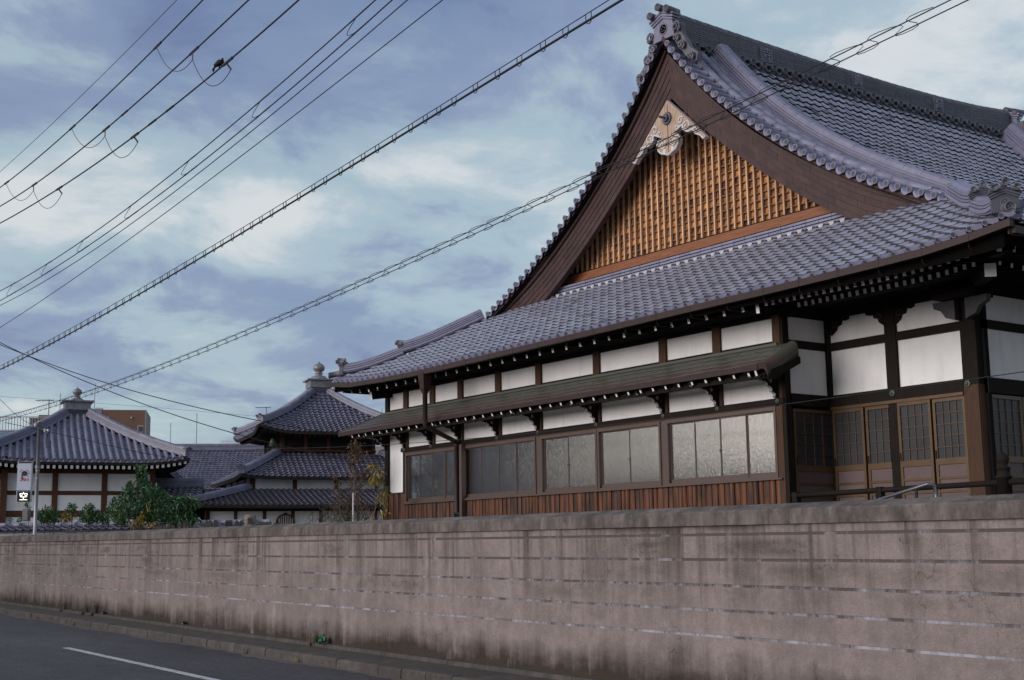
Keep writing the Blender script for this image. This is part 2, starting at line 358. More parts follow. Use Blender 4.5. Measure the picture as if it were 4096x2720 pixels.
M['paint'] = mat('worn_white_paint', (0.50, 0.50, 0.53), 0.7, 0.3, 30, bump=0.4, bscale=120, extra=lambda N, L, g, o, b: mixcol(N, L, rng_of(N, L, noise_of(N, L, g.outputs['Position'], 14, 6, 0.8), 0.52, 0.60), o, (0.075, 0.073, 0.08)))
def concrete(base, streak, moss, name, rough=0.9):
    def ex(N, L, g, out, b):
        P = g.outputs['Position']; s = nd(N, 'ShaderNodeSeparateXYZ'); L.new(P, s.inputs[0])
        hz = mul_of(N, L, mul_of(N, L, mul_of(N, L, s.outputs[0], 12.0, 'ADD'), 0.005), s.outputs[2], 'ADD')
        st = noise_of(N, L, P, 3.2, 6, 0.7, (1, 1, 0.06)); st2 = noise_of(N, L, P, 11, 4, 0.6, (1, 1, 0.05), (3, 0, 1))
        bl = noise_of(N, L, P, 1.1, 6, 0.65, (0.55, 1, 1.6), (7, 1, 2)); fn = noise_of(N, L, P, 60, 3, 0.7)
        up = rng_of(N, L, hz, 0.75, 1.85, 0.15, 1.0)
        f1 = mul_of(N, L, rng_of(N, L, mul_of(N, L, mul_of(N, L, st, 0.62), mul_of(N, L, st2, 0.38), 'ADD'), 0.47, 0.64), mul_of(N, L, up, streak))
        band = nd(N, 'ShaderNodeMath', operation='PINGPONG'); L.new(mul_of(N, L, hz, 0.725, 'SUBTRACT'), band.inputs[0]); band.inputs[1].default_value = 0.1225
        f2 = mul_of(N, L, mul_of(N, L, rng_of(N, L, bl, 0.50, 0.62), rng_of(N, L, band.outputs[0], 0.02, 0.075)), mul_of(N, L, up, 0.80*streak))
        base_n = mul_of(N, L, hz, mul_of(N, L, mul_of(N, L, st, bl, 'ADD'), -0.55), 'ADD')
        f3 = mul_of(N, L, rng_of(N, L, base_n, -0.32, 0.0, 1.0, 0.0), moss)
        c = mixcol(N, L, f2, out, (0.068, 0.054, 0.048)); c = mixcol(N, L, f1, c, (0.045, 0.034, 0.030)); c = mixcol(N, L, f3, c, (0.040, 0.030, 0.024))
        wt = noise_of(N, L, P, 2.4, 5, 0.7, (1, 1, 0.35), (1, 4, 9))
        c = mixcol(N, L, mul_of(N, L, rng_of(N, L, wt, 0.60, 0.72), 0.45), c, (0.29, 0.26, 0.285))
        vo = nd(N, 'ShaderNodeTexVoronoi', feature='DISTANCE_TO_EDGE'); vo.inputs['Scale'].default_value = 0.62
        nn = nd(N, 'ShaderNodeTexNoise'); nn.inputs['Scale'].default_value = 3.0; nn.inputs['Detail'].default_value = 8; L.new(P, nn.inputs['Vector'])
        k = nd(N, 'ShaderNodeVectorMath', operation='SCALE'); k.inputs['Scale'].default_value = 0.9; L.new(nn.outputs['Color'], k.inputs[0])
        wv = nd(N, 'ShaderNodeVectorMath', operation='ADD'); L.new(P, wv.inputs[0]); L.new(k.outputs[0], wv.inputs[1]); L.new(wv.outputs[0], vo.inputs['Vector'])
        ck = mul_of(N, L, rng_of(N, L, vo.outputs['Distance'], 0.0, 0.006, 0.7, 0.0), rng_of(N, L, bl, 0.42, 0.55))
        c = mixcol(N, L, ck, c, (0.05, 0.038, 0.034))
        md = noise_of(N, L, P, 5.5, 8, 0.75, (1, 1, 0.8)); ms = noise_of(N, L, P, 0.55, 5, 0.6, (1, 1, 0.5), (2, 2, 2))
        sc = nd(N, 'ShaderNodeVectorMath', operation='SCALE'); L.new(c, sc.inputs[0]); L.new(mul_of(N, L, mul_of(N, L, rng_of(N, L, fn, 0.3, 0.7, 0.84, 1.16), rng_of(N, L, md, 0.3, 0.7, 0.78, 1.2)), rng_of(N, L, ms, 0.3, 0.7, 0.82, 1.15)), sc.inputs['Scale'])
        return sc.outputs[0]
    return mat(name, base, rough, 0.10, 2.0, bump=0.5, bscale=70, extra=ex, dist=0.006, spec=0.25)
M['wall'] = concrete((0.212, 0.174, 0.170), 1.0, 1.0, 'stained_wall_render')
M['coping'] = mat('coping_concrete', (0.130, 0.108, 0.103), 0.9, 0.45, 7, stretch=(1, 1, 0.4), bump=0.6, bscale=60, extra=lambda N, L, g, o, b: mixcol(N, L, rng_of(N, L, noise_of(N, L, g.outputs['Position'], 2.2, 8, 0.78, (1, 1, 0.5)), 0.44, 0.60, 0, 0.9), o, (0.042, 0.034, 0.030)))
def groove_x(N, L, g, out, b):
    n = noise_of(N, L, g.outputs['Position'], 3.0, 6, 0.8, (1, 1, 0.3)); s = nd(N, 'ShaderNodeSeparateXYZ'); L.new(g.outputs['Position'], s.inputs[0])
    h = rng_of(N, L, s.outputs[2], 0.7, 1.8, 0.07, -0.12)
    return mixcol(N, L, rng_of(N, L, mul_of(N, L, n, h, 'ADD'), 0.43, 0.66), (0.075, 0.06, 0.058), (0.32, 0.31, 0.36))
M['groove'] = mat('lime_stained_groove', (0.5, 0.5, 0.5), 0.9, 0.2, 9, extra=groove_x)
M['kerb'] = mat('kerb_concrete', (0.066, 0.056, 0.053), 0.92, 0.42, 5, bump=0.8, bscale=70, dist=0.008, island=0.12, extra=lambda N, L, g, o, b: mixcol(N, L, rng_of(N, L, noise_of(N, L, g.outputs['Position'], 1.7, 6, 0.7), 0.45, 0.62, 0, 0.8), o, (0.045, 0.037, 0.032)))

g = MB(); g.add([(-3000, -3000, -0.45), (3000, -3000, -0.45), (3000, 3000, -0.45), (-3000, 3000, -0.45)], [(0, 1, 2, 3)]); g.build('ground', 'ground', kind='structure')
def wsheet(s0, s1, d0, d1, h, n=24):
    mb = MB(); mb.grid([[W(s, d1, h), W(s, d0, h)] for s in np.linspace(s0, s1, n)]); return mb
wsheet(-95, 60, 0.86, 12.9, 0.0).build('road', 'asphalt', kind='structure')
gr = MB(); gr.grid([[W(s, 0.99+0.10*random.random()+0.05*math.sin(s*1.3), 0.004), W(s, 0.86, 0.006)] for s in np.arange(-95, 20, 0.25)]); gr.build('roadside_grit', 'grit', kind='stuff')
tag(wsheet(-22.5, -15.6, 2.70, 2.83, 0.005, 6).build('lane_line', 'paint'), 'worn white dash painted on the dark asphalt', 'road marking')
pv = wsheet(-95, 30, 0.10, 0.74, 0.115).build('pavement', 'kerb', kind='structure')
yd = MB(); yd.add([(-92, 12.2, 0.6), (20, 9.0, 0.6), (20, 80, 0.6), (-170, 160, 0.6), (-170, 15, 0.6)], [(0, 1, 2, 3, 4)]); yd.build('temple_yard', 'ground', kind='structure')
kerb = thing('kerb', 'low concrete kerb with jointed stones along the road', 'kerb', W(-20, 0.8, 0))
kb = MB(); prof = [(0.74, 0), (0.89, 0), (0.885, 0.10), (0.865, 0.128), (0.745, 0.13)]
for i, s in enumerate(np.arange(-90, -4, 0.6)):
    mb = MB(); j = random.uniform(-0.006, 0.006); hh = random.uniform(-0.004, 0.004)
    mb.prism(prof, lambda d, h: W(s+0.006, d+j, h+hh), lambda d, h: W(s+0.594, d+j, h+hh))
    mb.build('kerb_stone', 'kerb', kerb)
BW = thing('boundary_wall', 'long stained concrete wall with pale horizontal grooves and sloped coping', 'wall', W(-20, 0, 0.1))
LV = [0.12, 0.725, 0.975, 1.215, 1.465, 1.71, 1.80]
S0, S1 = -92, 12
for i in range(6):
    mb = MB(); wbox(mb, S0, S1, -0.17, 0.0, LV[i]+(0.014 if i else 0), LV[i+1]-(0.014 if i < 5 else 0)); mb.build('wall_course', 'wall', BW)
    if i < 5:
        mb = MB(); wbox(mb, S0, S1, -0.15, -0.006, LV[i+1]-0.014, LV[i+1]+0.014); mb.build('groove', 'groove', BW)
for s in np.arange(S0, S1, 5.2):
    mb = MB(); v = [(-0.22, 1.80), (0.035, 1.80), (0.035, 1.925), (0.025, 1.94), (-0.16, 1.995), (-0.22, 1.96)]
    mb.prism(v, lambda d, h: W(s, d, h), lambda d, h: W(s+5.196, d, h)); mb.build('coping_section', 'coping', BW)
for s in np.arange(S0, S1, 0.9):
    mb = MB(); mb.prism([(-0.02, 0.10), (0.105, 0.10), (0.10, 0.155), (0.085, 0.168), (-0.02, 0.168)], lambda d, h: W(s+0.004, d, h), lambda d, h: W(s+0.896, d, h)); mb.build('footing_stone', 'kerb', BW)
# ---------------------------------------------------------------- main temple hall : roof
XC, XL, XR, YE, YV = -20.65, -30.80, -10.50, 16.12, 18.90
hall = thing('temple_hall', 'large grey tiled temple hall with wooden lattice gable behind the concrete wall', 'temple', (XC, 17.3, 0.6))
_t = np.array([0, 1.5, 3.4, 4.6, 6.2, 7.2, 8.1, 9.06, 9.93, 10.2]); _z = np.array([5.80, 6.52, 7.50, 8.12, 9.05, 9.76, 10.52, 11.42, 12.42, 12.74])
_pm = np.polyfit(_t, _z, 5)
def zmain(t): return float(np.polyval(_pm, t))
_dx = np.array([0.12, 0.27, 0.43, 0.77, 1.14, 1.52, 2.09, 2.5, 3.12, 3.54, 3.98, 4.85, 5.6, 6.09, 6.58, 6.85]); _zv = np.array([12.68, 12.48, 12.25, 11.83, 11.44, 11.07, 10.54, 10.19, 9.69, 9.38, 9.07, 8.52, 8.12, 7.89, 7.66, 7.56])
_pv = np.polyfit(_dx, _zv, 5)
def zv(d): return float(np.polyval(_pv, abs(d)))
def zvs(d): return abs(float(np.polyval(np.polyder(_pv), abs(d))))
def ze(x):
    t = max(-1.06, min(1.06, (x+30.62-9.99)/9.99)); return 5.847+0.055*t+0.0623*t**2-0.3228*t**4+0.4822*t**6
def zskirt(x, t): return ze(x)-0.035+0.525*t+0.012*t*t - (ze(x)-5.847)*min(1, t/3.4)
def liftY(y): return 0.24*max(0, 1-abs(y-YE)/3.6)**2.2
def zside(y, t): return zmain(t)+liftY(y)*max(0, 1-t/3.4)
# tile template : x along the eave, y up the slope, z normal
def tile_template(w=0.27, l=0.295, lift=0.036, th=0.028, k=1.0):
    pr = [(-0.045, 0.004), (-0.022, 0.021*k), (0.008, 0.026*k), (0.042, 0.017*k), (0.09, 0.0), (0.155, -0.010), (0.232, 0.0)]
    pr = [(a*w/0.27, b) for a, b in pr]; n = len(pr); v = []
    for a, b in pr: v.append((a, 0, b+lift))
    for a, b in pr: v.append((a, l, b))
    for a, b in pr: v.append((a, 0, b+lift))
    for a, b in pr: v.append((a, 0.004, b+lift-th))
    f = []
    for i in range(n-1): f.append((i, i+1, n+i+1, n+i)); f.append((3*n+i, 3*n+i+1, 2*n+i+1, 2*n+i))
    return v, f
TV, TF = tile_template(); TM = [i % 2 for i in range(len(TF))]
def disc_verts(mb, c, ex, ez, ey, r, n=12, m=0, md=1):
    """round end tile: rim, recessed face with a raised crest; faces -ey"""
    c = np.array(c, float); ex, ey, ez = map(np.array, (ex, ey, ez)); o = len(mb.v)
    for rr, d in ((r, 0.03), (r, 0.0), (r*0.78, 0.0), (r*0.74, 0.012)):
        for j in range(n):
            th = 2*math.pi*j/n; mb.v.append(tuple(c+rr*(math.cos(th)*ex+math.sin(th)*ez)+d*ey))
    for q in range(3):
        for j in range(n):
            mb.f.append((o+q*n+j, o+q*n+(j+1) % n, o+(q+1)*n+(j+1) % n, o+(q+1)*n+j)); mb.m.append(m)
    mb.f.append(tuple(o+3*n+j for j in range(n))); mb.m.append(md)
    for k in range(5):                                   # crest lobes
        th = math.pi/2+k*2*math.pi/5; cc = c+r*0.40*(math.cos(th)*ex+math.sin(th)*ez); o2 = len(mb.v)
        for j in range(6):
            t2 = 2*math.pi*j/6; mb.v.append(tuple(cc+r*0.13*(math.cos(t2)*ex+math.sin(t2)*ez)+0.004*ey))
        mb.v.append(tuple(cc-0.002*ey))
        for j in range(6): mb.f.append((o2+j, o2+(j+1) % 6, o2+6)); mb.m.append(m)
# deck + soffit
deck = MB()
def deckgrid(fn, us, vs_, th=0.10):
    T = [[fn(u, v) for v in vs_] for u in us]; deck.grid([[(p[0], p[1], p[2]-0.02) for p in r] for r in T], 0)
    deck.grid([[(p[0], p[1], p[2]-th) for p in reversed(r)] for r in T], 1)
ts = np.linspace(0, 3.45, 9)
deckgrid(lambda u, t: (XL+t+(XR-XL-2*t)*u, YE+t, zskirt(XL+t+(XR-XL-2*t)*u, t)), np.linspace(0, 1, 41), ts)
YB = 35.2
def side(sgn):
    X0 = XR if sgn > 0 else XL
    deckgrid(lambda u, t: (X0-sgn*t, (YE+t)+(YB-YE-2*t)*u, zside((YE+t)+(YB-YE-2*t)*u, t)), np.linspace(0, 1, 41), np.linspace(0, 2.9, 7))
    tt = np.linspace(2.9, 10.15, 20)
    deckgrid(lambda u, t: (X0-sgn*t, (YV+0.05)+(31.9-YV)*u, zmain(t)), np.linspace(0, 1, 12), tt, 0.14)
side(1); side(-1)
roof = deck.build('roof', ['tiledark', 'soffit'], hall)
# front skirt tiles
slots = []
ROW = 0.262
for j in range(14):
    t = j*ROW*0.872
    for n in range(-1, 76):
        x = -30.62+0.27*n
        if x < XL+t+0.16 or x > XR-t-0.02: continue
        p = np.array((x, YE+t, zskirt(x, t))); ex = nrm((0.27, 0, zskirt(x+0.135, t)-zskirt(x-0.135, t))); ey = nrm((0, 0.2, zskirt(x, t+0.2)-zskirt(x, t)))
        ez = nrm(np.cross(ex, ey)); jx = rng.normal(0, 0.0022, 3)
        slots.append((frame(p+jx, nrm(ex+ez*rng.normal(0, 0.005)), nrm(ey+ez*rng.normal(0, 0.004)), ez), j, n))
# right slope tiles
side_slots = []
for j in range(58):
    t = j*ROW*0.80*1.0
    if t > 10: break
    for n in range(-18, 60):
        y = 20.62+0.27*n
        if t < 3.3 and (y < YE+t+0.15): continue
        if t >= 3.0 and y < 20.6: continue
        if y > 31.6: continue
        z = zside(y, t); p = np.array((XR-t, y, z))
        if not inframe(p, 500): continue
        dz = zside(y, t+0.2)-z; ey = nrm((-0.2, 0, dz)); ex = np.array((0, 1.0, 0)); ez = nrm(np.cross(ex, ey))
        side_slots.append(frame(p+rng.normal(0, 0.003, 3), ex, nrm(ey+ez*rng.normal(0, 0.010)), ez))
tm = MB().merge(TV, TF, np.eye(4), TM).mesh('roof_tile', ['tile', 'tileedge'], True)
eaveslots = [s for s in slots if s[1] == 0]; rest = sorted([s for s in slots if s[1] > 0], key=lambda s: np.linalg.norm(s[0][:3, 3]))
for mx, j, n in rest[:300]: link('roof_tile', tm, roof, mx)
fld = MB()
for mx, j, n in rest[300:]: fld.merge(TV, TF, mx, TM)
for mx in side_slots: fld.merge(TV, TF, mx, TM)
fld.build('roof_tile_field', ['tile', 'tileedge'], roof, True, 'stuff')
# eave tiles with discs
em = MB(); em.merge(TV, TF, np.eye(4))
disc_verts(em, (0.006, -0.012, 0.028), (1, 0, 0), (0, 0, 1), (0, 1, 0), 0.047)
pd = [(0.05, 0.035), (0.10, 0.008), (0.155, -0.004), (0.215, 0.01)]
em.add([(a, -0.008, b+0.03) for a, b in pd]+[(a, -0.008, b-0.035) for a, b in pd]+[(a, 0.02, b+0.03) for a, b in pd], [(i, i+4, i+5, i+1) for i in range(3)]+[(i, i+1, i+9, i+8) for i in range(3)])
emm = em.mesh('eave_tile', ['tile2', 'disc'])
for mx, j, n in eaveslots: link('eave_tile', emm, roof, mx)

# verge tiles: short round tiles lying across both gable edges
ROLL_R = 0.066
vt = MB(); disc_verts(vt, (0, 0, 0), (1, 0, 0), (0, 0, 1), (0, 1, 0), ROLL_R)
vt.tube([(0, 0.02, 0), (0, 0.50, 0)], ROLL_R*0.90, 12, 0, True)
arc = [(0.075+a, 0.0+b, c) for a, b, c in ((0, 0, 0.0), (0.03, 0, -0.045), (0.075, 0, -0.075), (0.125, 0, -0.075), (0.17, 0, -0.045), (0.20, 0, 0.0))]
vt.add([(a-0.0, b+0.03, c+0.02) for a, b, c in arc]+[(a, b+0.03, c-0.035) for a, b, c in arc]+[(a, b+0.40, c+0.02) for a, b, c in arc], [(i, i+6, i+7, i+1) for i in range(5)]+[(i, i+1, i+13, i+12) for i in range(5)])
vtm = vt.mesh('verge_tile', ['tile2', 'disc'], True)
vtm.polygons.foreach_set('use_smooth', [len(p.vertices) == 4 and True for p in vtm.polygons])
for sg in (1, -1):
    d = 0.24
    while d < 6.95:
        a = math.atan(zvs(d)); dirx = np.array((math.cos(a)*sg, 0, -math.sin(a)))
        ey = np.array((0, 1.0, 0)); ex = dirx if sg > 0 else dirx; ez = np.cross(ex, ey); 
        if ez[2] < 0: ez = -ez
        ex2 = ex if np.dot(np.cross(ex, ey), ez) > 0 else ex
        mxx = frame((XC+sg*d, YV+rng.normal(0, 0.004), zv(d)), ex2, ey, ez)
        link('verge_tile', vtm, roof, mxx)
        d += 0.272*math.cos(a)
# rolls running down beside the verge (three rows), in sections, right-hand slope and left-hand slope
def prof_pts(sg, y, d0, d1, up, n=40): return [np.array((XC+sg*d, y, zmain(10.15-d)+up)) for d in np.linspace(d0, d1, n)]
for sg in (1, -1):
    for yy, r_, up in ((19.50, 0.085, 0.12), (19.82, 0.10, 0.11), (20.10, 0.07, 0.10)):
        if sg < 0 and yy > 19.5: continue
        L0 = 0.42; pts = prof_pts(sg, yy, 0.35, 6.9, up, 120); ac = np.concatenate([[0], np.cumsum([np.linalg.norm(pts[i+1]-pts[i]) for i in range(119)])])
        for a in np.arange(0, ac[-1]-0.2, L0):
            q = [np.array([np.interp(b, ac, [p[k] for p in pts]) for k in range(3)]) for b in (a, a+L0*0.5, a+L0+0.02)]
            MB().tube(q, [r_, r_*0.985, r_*0.94], 12).build('roll_tile', 'tile2', roof, True)
    fl = MB(); fl.grid([[np.array((p[0], 19.30, p[2]+0.0)), np.array((p[0], 20.4, p[2]-0.01))] for p in prof_pts(sg, 19.4, 0.2, 6.95, 0.01)] if sg > 0 else [[np.array((p[0], 20.3, p[2]+0.02)), np.array((p[0], 19.30, p[2]+0.045))] for p in prof_pts(sg, 19.4, 0.2, 6.95, 0.03)])
    fl.build('verge_bed', 'tile2', roof)
def ridge_run(parent, pts, widths, hts, cap_w, cap_h, seg, mats=('tile2', 'tile2'), prefix='', capname='ridge_cap', coursename='ridge_course', side_axis=None):
    """stack of thin courses following pts, with separate cap tiles on top; every course is one part"""
    pts = [np.array(p, float) for p in pts]; k = len(pts)
    T = [nrm(pts[min(i+1, k-1)]-pts[max(i-1, 0)]) for i in range(k)]
    S = [nrm(np.cross(t, (0, 0, 1))) for t in T]; U = [np.cross(s_, t) for s_, t in zip(S, T)]
    h0 = 0.0
    for w_, h_ in zip(widths, hts):
        mb = MB(); P = []
        for i in range(k):
            a = [(-w_/2+0.03, h0), (-w_/2+0.03, h0+h_*0.35), (-w_/2, h0+h_*0.35), (-w_/2, h0+h_), (w_/2, h0+h_), (w_/2, h0+h_*0.35), (w_/2-0.03, h0+h_*0.35), (w_/2-0.03, h0), (-w_/2+0.03, h0)]
            P.append([pts[i]+S[i]*x+U[i]*y for x, y in a])
        mb.grid(P); mb.f.append(tuple(range(8))); mb.m.append(0); n = len(mb.v); mb.f.append(tuple(n-2-i for i in range(8))); mb.m.append(0)
        mb.build(coursename, mats[0], parent); h0 += h_
    ac = np.concatenate([[0], np.cumsum([np.linalg.norm(pts[i+1]-pts[i]) for i in range(k-1)])])
    def q(b): return [np.array([np.interp(b, ac, [p[c] for p in A]) for c in range(3)]) for A in (pts, S, U)]
    for a in np.arange(0, ac[-1]-seg*0.4, seg):
        b = min(a+seg-0.008, ac[-1]); mb = MB(); out = []
        for e in (a, b):
            p, s_, u_ = q(e); out.append([p+s_*x+u_*(h0+y) for x, y in ((-cap_w/2, -0.01), (-cap_w/2, cap_h*0.55), (-cap_w*0.30, cap_h), (cap_w*0.30, cap_h), (cap_w/2, cap_h*0.55), (cap_w/2, -0.01))])
        mb.add(out[0]+out[1], [(i, i+6, i+7, i+1) for i in range(5)]+[(0, 1, 2, 3, 4, 5), (11, 10, 9, 8, 7, 6)]); mb.build(capname, mats[1], parent)
# descending ridge on the right slope
ridge_run(roof, prof_pts(1, 20.46, 0.15, 7.35, 0.0, 40), (0.44, 0.40, 0.38, 0.36), (0.14, 0.055, 0.055, 0.055), 0.33, 0.085, 0.46, capname='descending_ridge_cap', coursename='descending_ridge_course')
ridge_run(roof, [np.array((XC+d, 31.35, zmain(10.15-d))) for d in np.linspace(0.15, 7.3, 30)], (0.46, 0.42, 0.40, 0.38), (0.20, 0.07, 0.07, 0.07), 0.34, 0.10, 0.46, capname='descending_ridge_cap', coursename='descending_ridge_course')
# main ridge
RT = [(19.35, 13.36), (20.2, 13.33), (22, 13.28), (24.5, 13.22), (27, 13.20), (29, 13.23), (30.6, 13.30), (31.75, 13.40)]
def zrt(y): return float(np.interp(y, [a for a, b in RT], [b for a, b in RT]))
ys = np.linspace(19.35, 31.7, 36)
ridge = MB()
ridge.grid([[(XC-0.17, y, 12.5), (XC-0.15, y, zrt(y)-0.1), (XC, y, zrt(y)-0.06), (XC+0.15, y, zrt(y)-0.1), (XC+0.17, y, 12.5)] for y in ys]); ridge = ridge.build('main_ridge', 'tiledark', hall)
nC = 11
for c in range(nC):
    f0, f1 = c/nC, (c+1)/nC
    for a in np.arange(19.35, 31.5, 0.62):
        b = min(a+0.612, 31.7)
        mb = MB(); w_ = 0.178-0.022*f0; Lo = lambda y, f: 12.70+(zrt(y)-0.09-12.70)*f
        mb.add([(XC+w_-0.03, a, Lo(a, f0)), (XC+w_, a, Lo(a, f0)+0.004), (XC+w_, a, Lo(a, f1)-0.008), (XC+w_-0.03, a, Lo(a, f1)), (XC+w_-0.03, b, Lo(b, f0)), (XC+w_, b, Lo(b, f0)+0.004), (XC+w_, b, Lo(b, f1)-0.008), (XC+w_-0.03, b, Lo(b, f1))],
               [(0, 4, 5, 1), (1, 5, 6, 2), (2, 6, 7, 3), (0, 1, 2, 3), (7, 6, 5, 4)])
        mb.build('ridge_brick_tile', 'tiledark', ridge)
for a in np.arange(19.3, 31.6, 0.33):
    mb = MB(); mb.tube([(XC, a, zrt(a)-0.07), (XC, a+0.335, zrt(a+0.33)-0.07)], [0.12, 0.112], 10); mb.build('ridge_top_tile', 'tiledark', ridge, True)
rt_ = MB(); disc_verts(rt_, (0, 0, 0), (1, 0, 0), (0, 0, 1), (0, 1, 0), 0.085); rt_.tube([(0, 0.02, 0), (0, 0.32, 0)], 0.072, 12)
rt_.add([(0.075, 0.03, 0), (0.12, 0.03, -0.07), (0.18, 0.03, -0.095), (0.24, 0.03, -0.07), (0.285, 0.03, 0), (0.075, 0.03, -0.05), (0.12, 0.03, -0.12), (0.18, 0.03, -0.145), (0.24, 0.03, -0.12), (0.285, 0.03, -0.05)], [(i, i+5, i+6, i+1) for i in range(4)])
rtm = rt_.mesh('ridge_disc_tile', ['orn', 'disc'], True)
for y in np.arange(19.75, 31.4, 0.352):
    link('ridge_disc_tile', rtm, ridge, frame((XC+0.33, y, 12.60), (0, 1, 0), nrm((-1, 0, 0.12)), (0, 0, 1)))
mb = MB(); mb.box(XC-0.2, XC+0.26, 19.5, 31.5, 12.64, 12.70); mb.build('ridge_ledge', 'tiledark', ridge)
mb = MB(); mb.box(XC-0.2, XC+0.16, 19.5, 31.5, 12.2, 12.62); mb.build('ridge_base', 'disc', ridge)
# raised characters on the ridge
def text_mesh(txt, size, ext=0.01):
    cu = bpy.data.curves.new('txt', 'FONT'); cu.body = txt; cu.size = size; cu.extrude = ext; cu.align_x = 'CENTER'; cu.align_y = 'CENTER'; cu.resolution_u = 2
    o = bpy.data.objects.new('txt', cu); col.objects.link(o); bpy.context.view_layer.update()
    me = bpy.data.meshes.new_from_object(o.evaluated_get(bpy.context.evaluated_depsgraph_get()))
    bpy.data.objects.remove(o); return me
def put_text(name, txt, size, p, ex, ey, ez, m, parent, ext=0.01, bold=0.0):
    me = text_mesh(txt, size, ext); me.materials.clear(); me.materials.append(M[m] if isinstance(m, str) else m)
    return link(name, me, parent, frame(p, ex, ey, ez))
for y, ch in ((22.11, '寺'), (25.33, '壽'), (28.54, '延')):
    mb = MB(); mb.box(XC+0.15, XC+0.192, y-0.20, y+0.20, 12.76, 13.10); mb.build('character_plate', 'tiledark', ridge)
    put_text('raised_character', ch, 0.30, (XC+0.205, y, 12.93), (0, 1, 0), (0, 0, 1), (1, 0, 0), 'tile2', ridge, 0.014)

# onigawara (ridge end ornament): built in a local frame, x across, y forward to the viewer side is -y
def oni(name, parent, mx, s=1.0, scroll=True, mats=('orn', 'tile2', 'disc')):
    mb = MB(); A = lambda y: (lambda a, b: (a*s, y*s, b*s))
    mb.prism([(-0.34, 0), (0.34, 0), (0.30, 0.36), (0, 0.50), (-0.30, 0.36)], A(-0.05), A(0.12))
    for k in range(3):
        e = 0.03*k; z = 0.36+0.055*k
        mb.prism([(-0.33-e, z), (0, z+0.13), (0.33+e, z), (0.33+e, z+0.045), (0, z+0.18), (-0.33-e, z+0.045)], A(-0.08-0.02*k), A(0.13))
    o = mb.build(name, mats[1], parent); 
    d = MB(); disc_verts(d, (0, -0.062*s, 0.24*s), (1, 0, 0), (0, 0, 1), (0, 1, 0), 0.135*s, 16, 0, 1); dd = d.build('crest', [mats[0], mats[2]], o)
    out = [o, dd]
    for x, z in ((-0.27, 0.60), (0, 0.72), (0.27, 0.60)):
        t = MB(); disc_verts(t, (x*s, -0.22*s, z*s), (1, 0, 0), (0, 0, 1), (0, 1, 0), 0.088*s, 14, 0, 1); t.tube([(x*s, -0.2*s, z*s), (x*s, 0.16*s, (z-0.02)*s)], 0.08*s, 12)
        out.append(t.build('horn_tile', [mats[0], mats[2]], o, True))
    if scroll:
        for sg in (1, -1):
            for cx, cz, r0, n in ((0.42, 0.17, 0.11, 26), (0.40, -0.08, 0.075, 22), (0.56, -0.30, 0.09, 26), (0.84, -0.64, 0.08, 22)):
                pts = [(sg*(cx+math.cos(a)*r0*(1-a/14))*s, (-0.05-0.002*i)*s, (cz+math.sin(a)*r0*(1-a/14))*s) for i, a in enumerate(np.linspace(-1.2, 9.4, n))]
                q = MB(); q.tube(pts, [0.030*s*(1-0.5*i/n) for i in range(n)], 6)
                q.prism([(sg*(cx+r0*0.9*math.cos(a)), cz+r0*0.9*math.sin(a)) for a in np.linspace(0, 2*math.pi, 14)[:-1]], A(0.0), A(0.12)); out.append(q.build('scroll', mats[0], o, True))
            q = MB(); q.prism([(sg*a, b) for a, b in ((0.30, 0.22), (0.50, 0.26), (0.52, 0.0), (0.62, -0.16), (0.76, -0.40), (1.0, -0.60), (0.96, -0.78), (0.62, -0.56), (0.30, -0.12))], A(0.01), A(0.14)); out.append(q.build('scroll_wing', mats[0], o))
    o.matrix_basis = Matrix(np.asarray(mx).tolist())
    return o
I3 = ((1, 0, 0), (0, 1, 0), (0, 0, 1))
oni('ridge_end_ornament', hall, frame((XC, 19.08, 12.70), *I3))
oni('ridge_end_ornament', hall, frame((XC, 31.95, 12.76), (-1, 0, 0), (0, -1, 0), (0, 0, 1)))
# hip ridges in two stages with end ornaments
def hip(sg):
    X0 = XR if sg > 0 else XL; dirv = np.array((-sg, 1, 0))/math.sqrt(2)
    def hp(t, up=0.0): x = X0-sg*t; return np.array((x, YE+t, max(zskirt(x, t), zside(YE+t, t))+up))
    base = MB()
    MBt = [(1.42, 2.95, 0.0, 4), (0.30, 1.45, 0.0, 3)]
    for t0, t1, up, nc in MBt:
        pts = [hp(t, up+0.07*max(0, 1-(t-t0)/0.7)**2) for t in np.linspace(t0, t1, 12)]
        ridge_run(roof, pts, [0.38-0.02*i for i in range(nc)], [0.08]+[0.05]*(nc-1), 0.27, 0.065, 0.36, capname='hip_ridge_cap', coursename='hip_ridge_course')
    for t, s in ((1.36, 0.52), (0.24, 0.58)):
        p = hp(t, 0.03); ey = np.array((-sg, 1, 0))/math.sqrt(2); ex = np.array((1, sg, 0))/math.sqrt(2)
        if sg > 0: ex = np.array((1, 1, 0))/math.sqrt(2); ey = np.array((-1, 1, 0))/math.sqrt(2)
        else: ex = np.array((1, -1, 0))/math.sqrt(2); ey = np.array((1, 1, 0))/math.sqrt(2)
        oni('hip_end_ornament', hall, frame(p, ex, ey, (0, 0, 1)), s, scroll=False, mats=('orn', 'tiledark', 'disc'))
    c = hp(0.0); d = MB(); ey = np.array((-sg, 1, 0))/math.sqrt(2); ex = np.array((1, sg, 0))/math.sqrt(2)
    disc_verts(d, c-ey*0.02+np.array((0, 0, 0.10)), ex, (0, 0, 1), ey, 0.085, 14); d.tube([c+np.array((0, 0, 0.10)), c+ey*0.35+np.array((0, 0, 0.16))], 0.078, 12)
    d.build('corner_disc_tile', ['orn', 'disc'], roof, True)
hip(1); hip(-1)
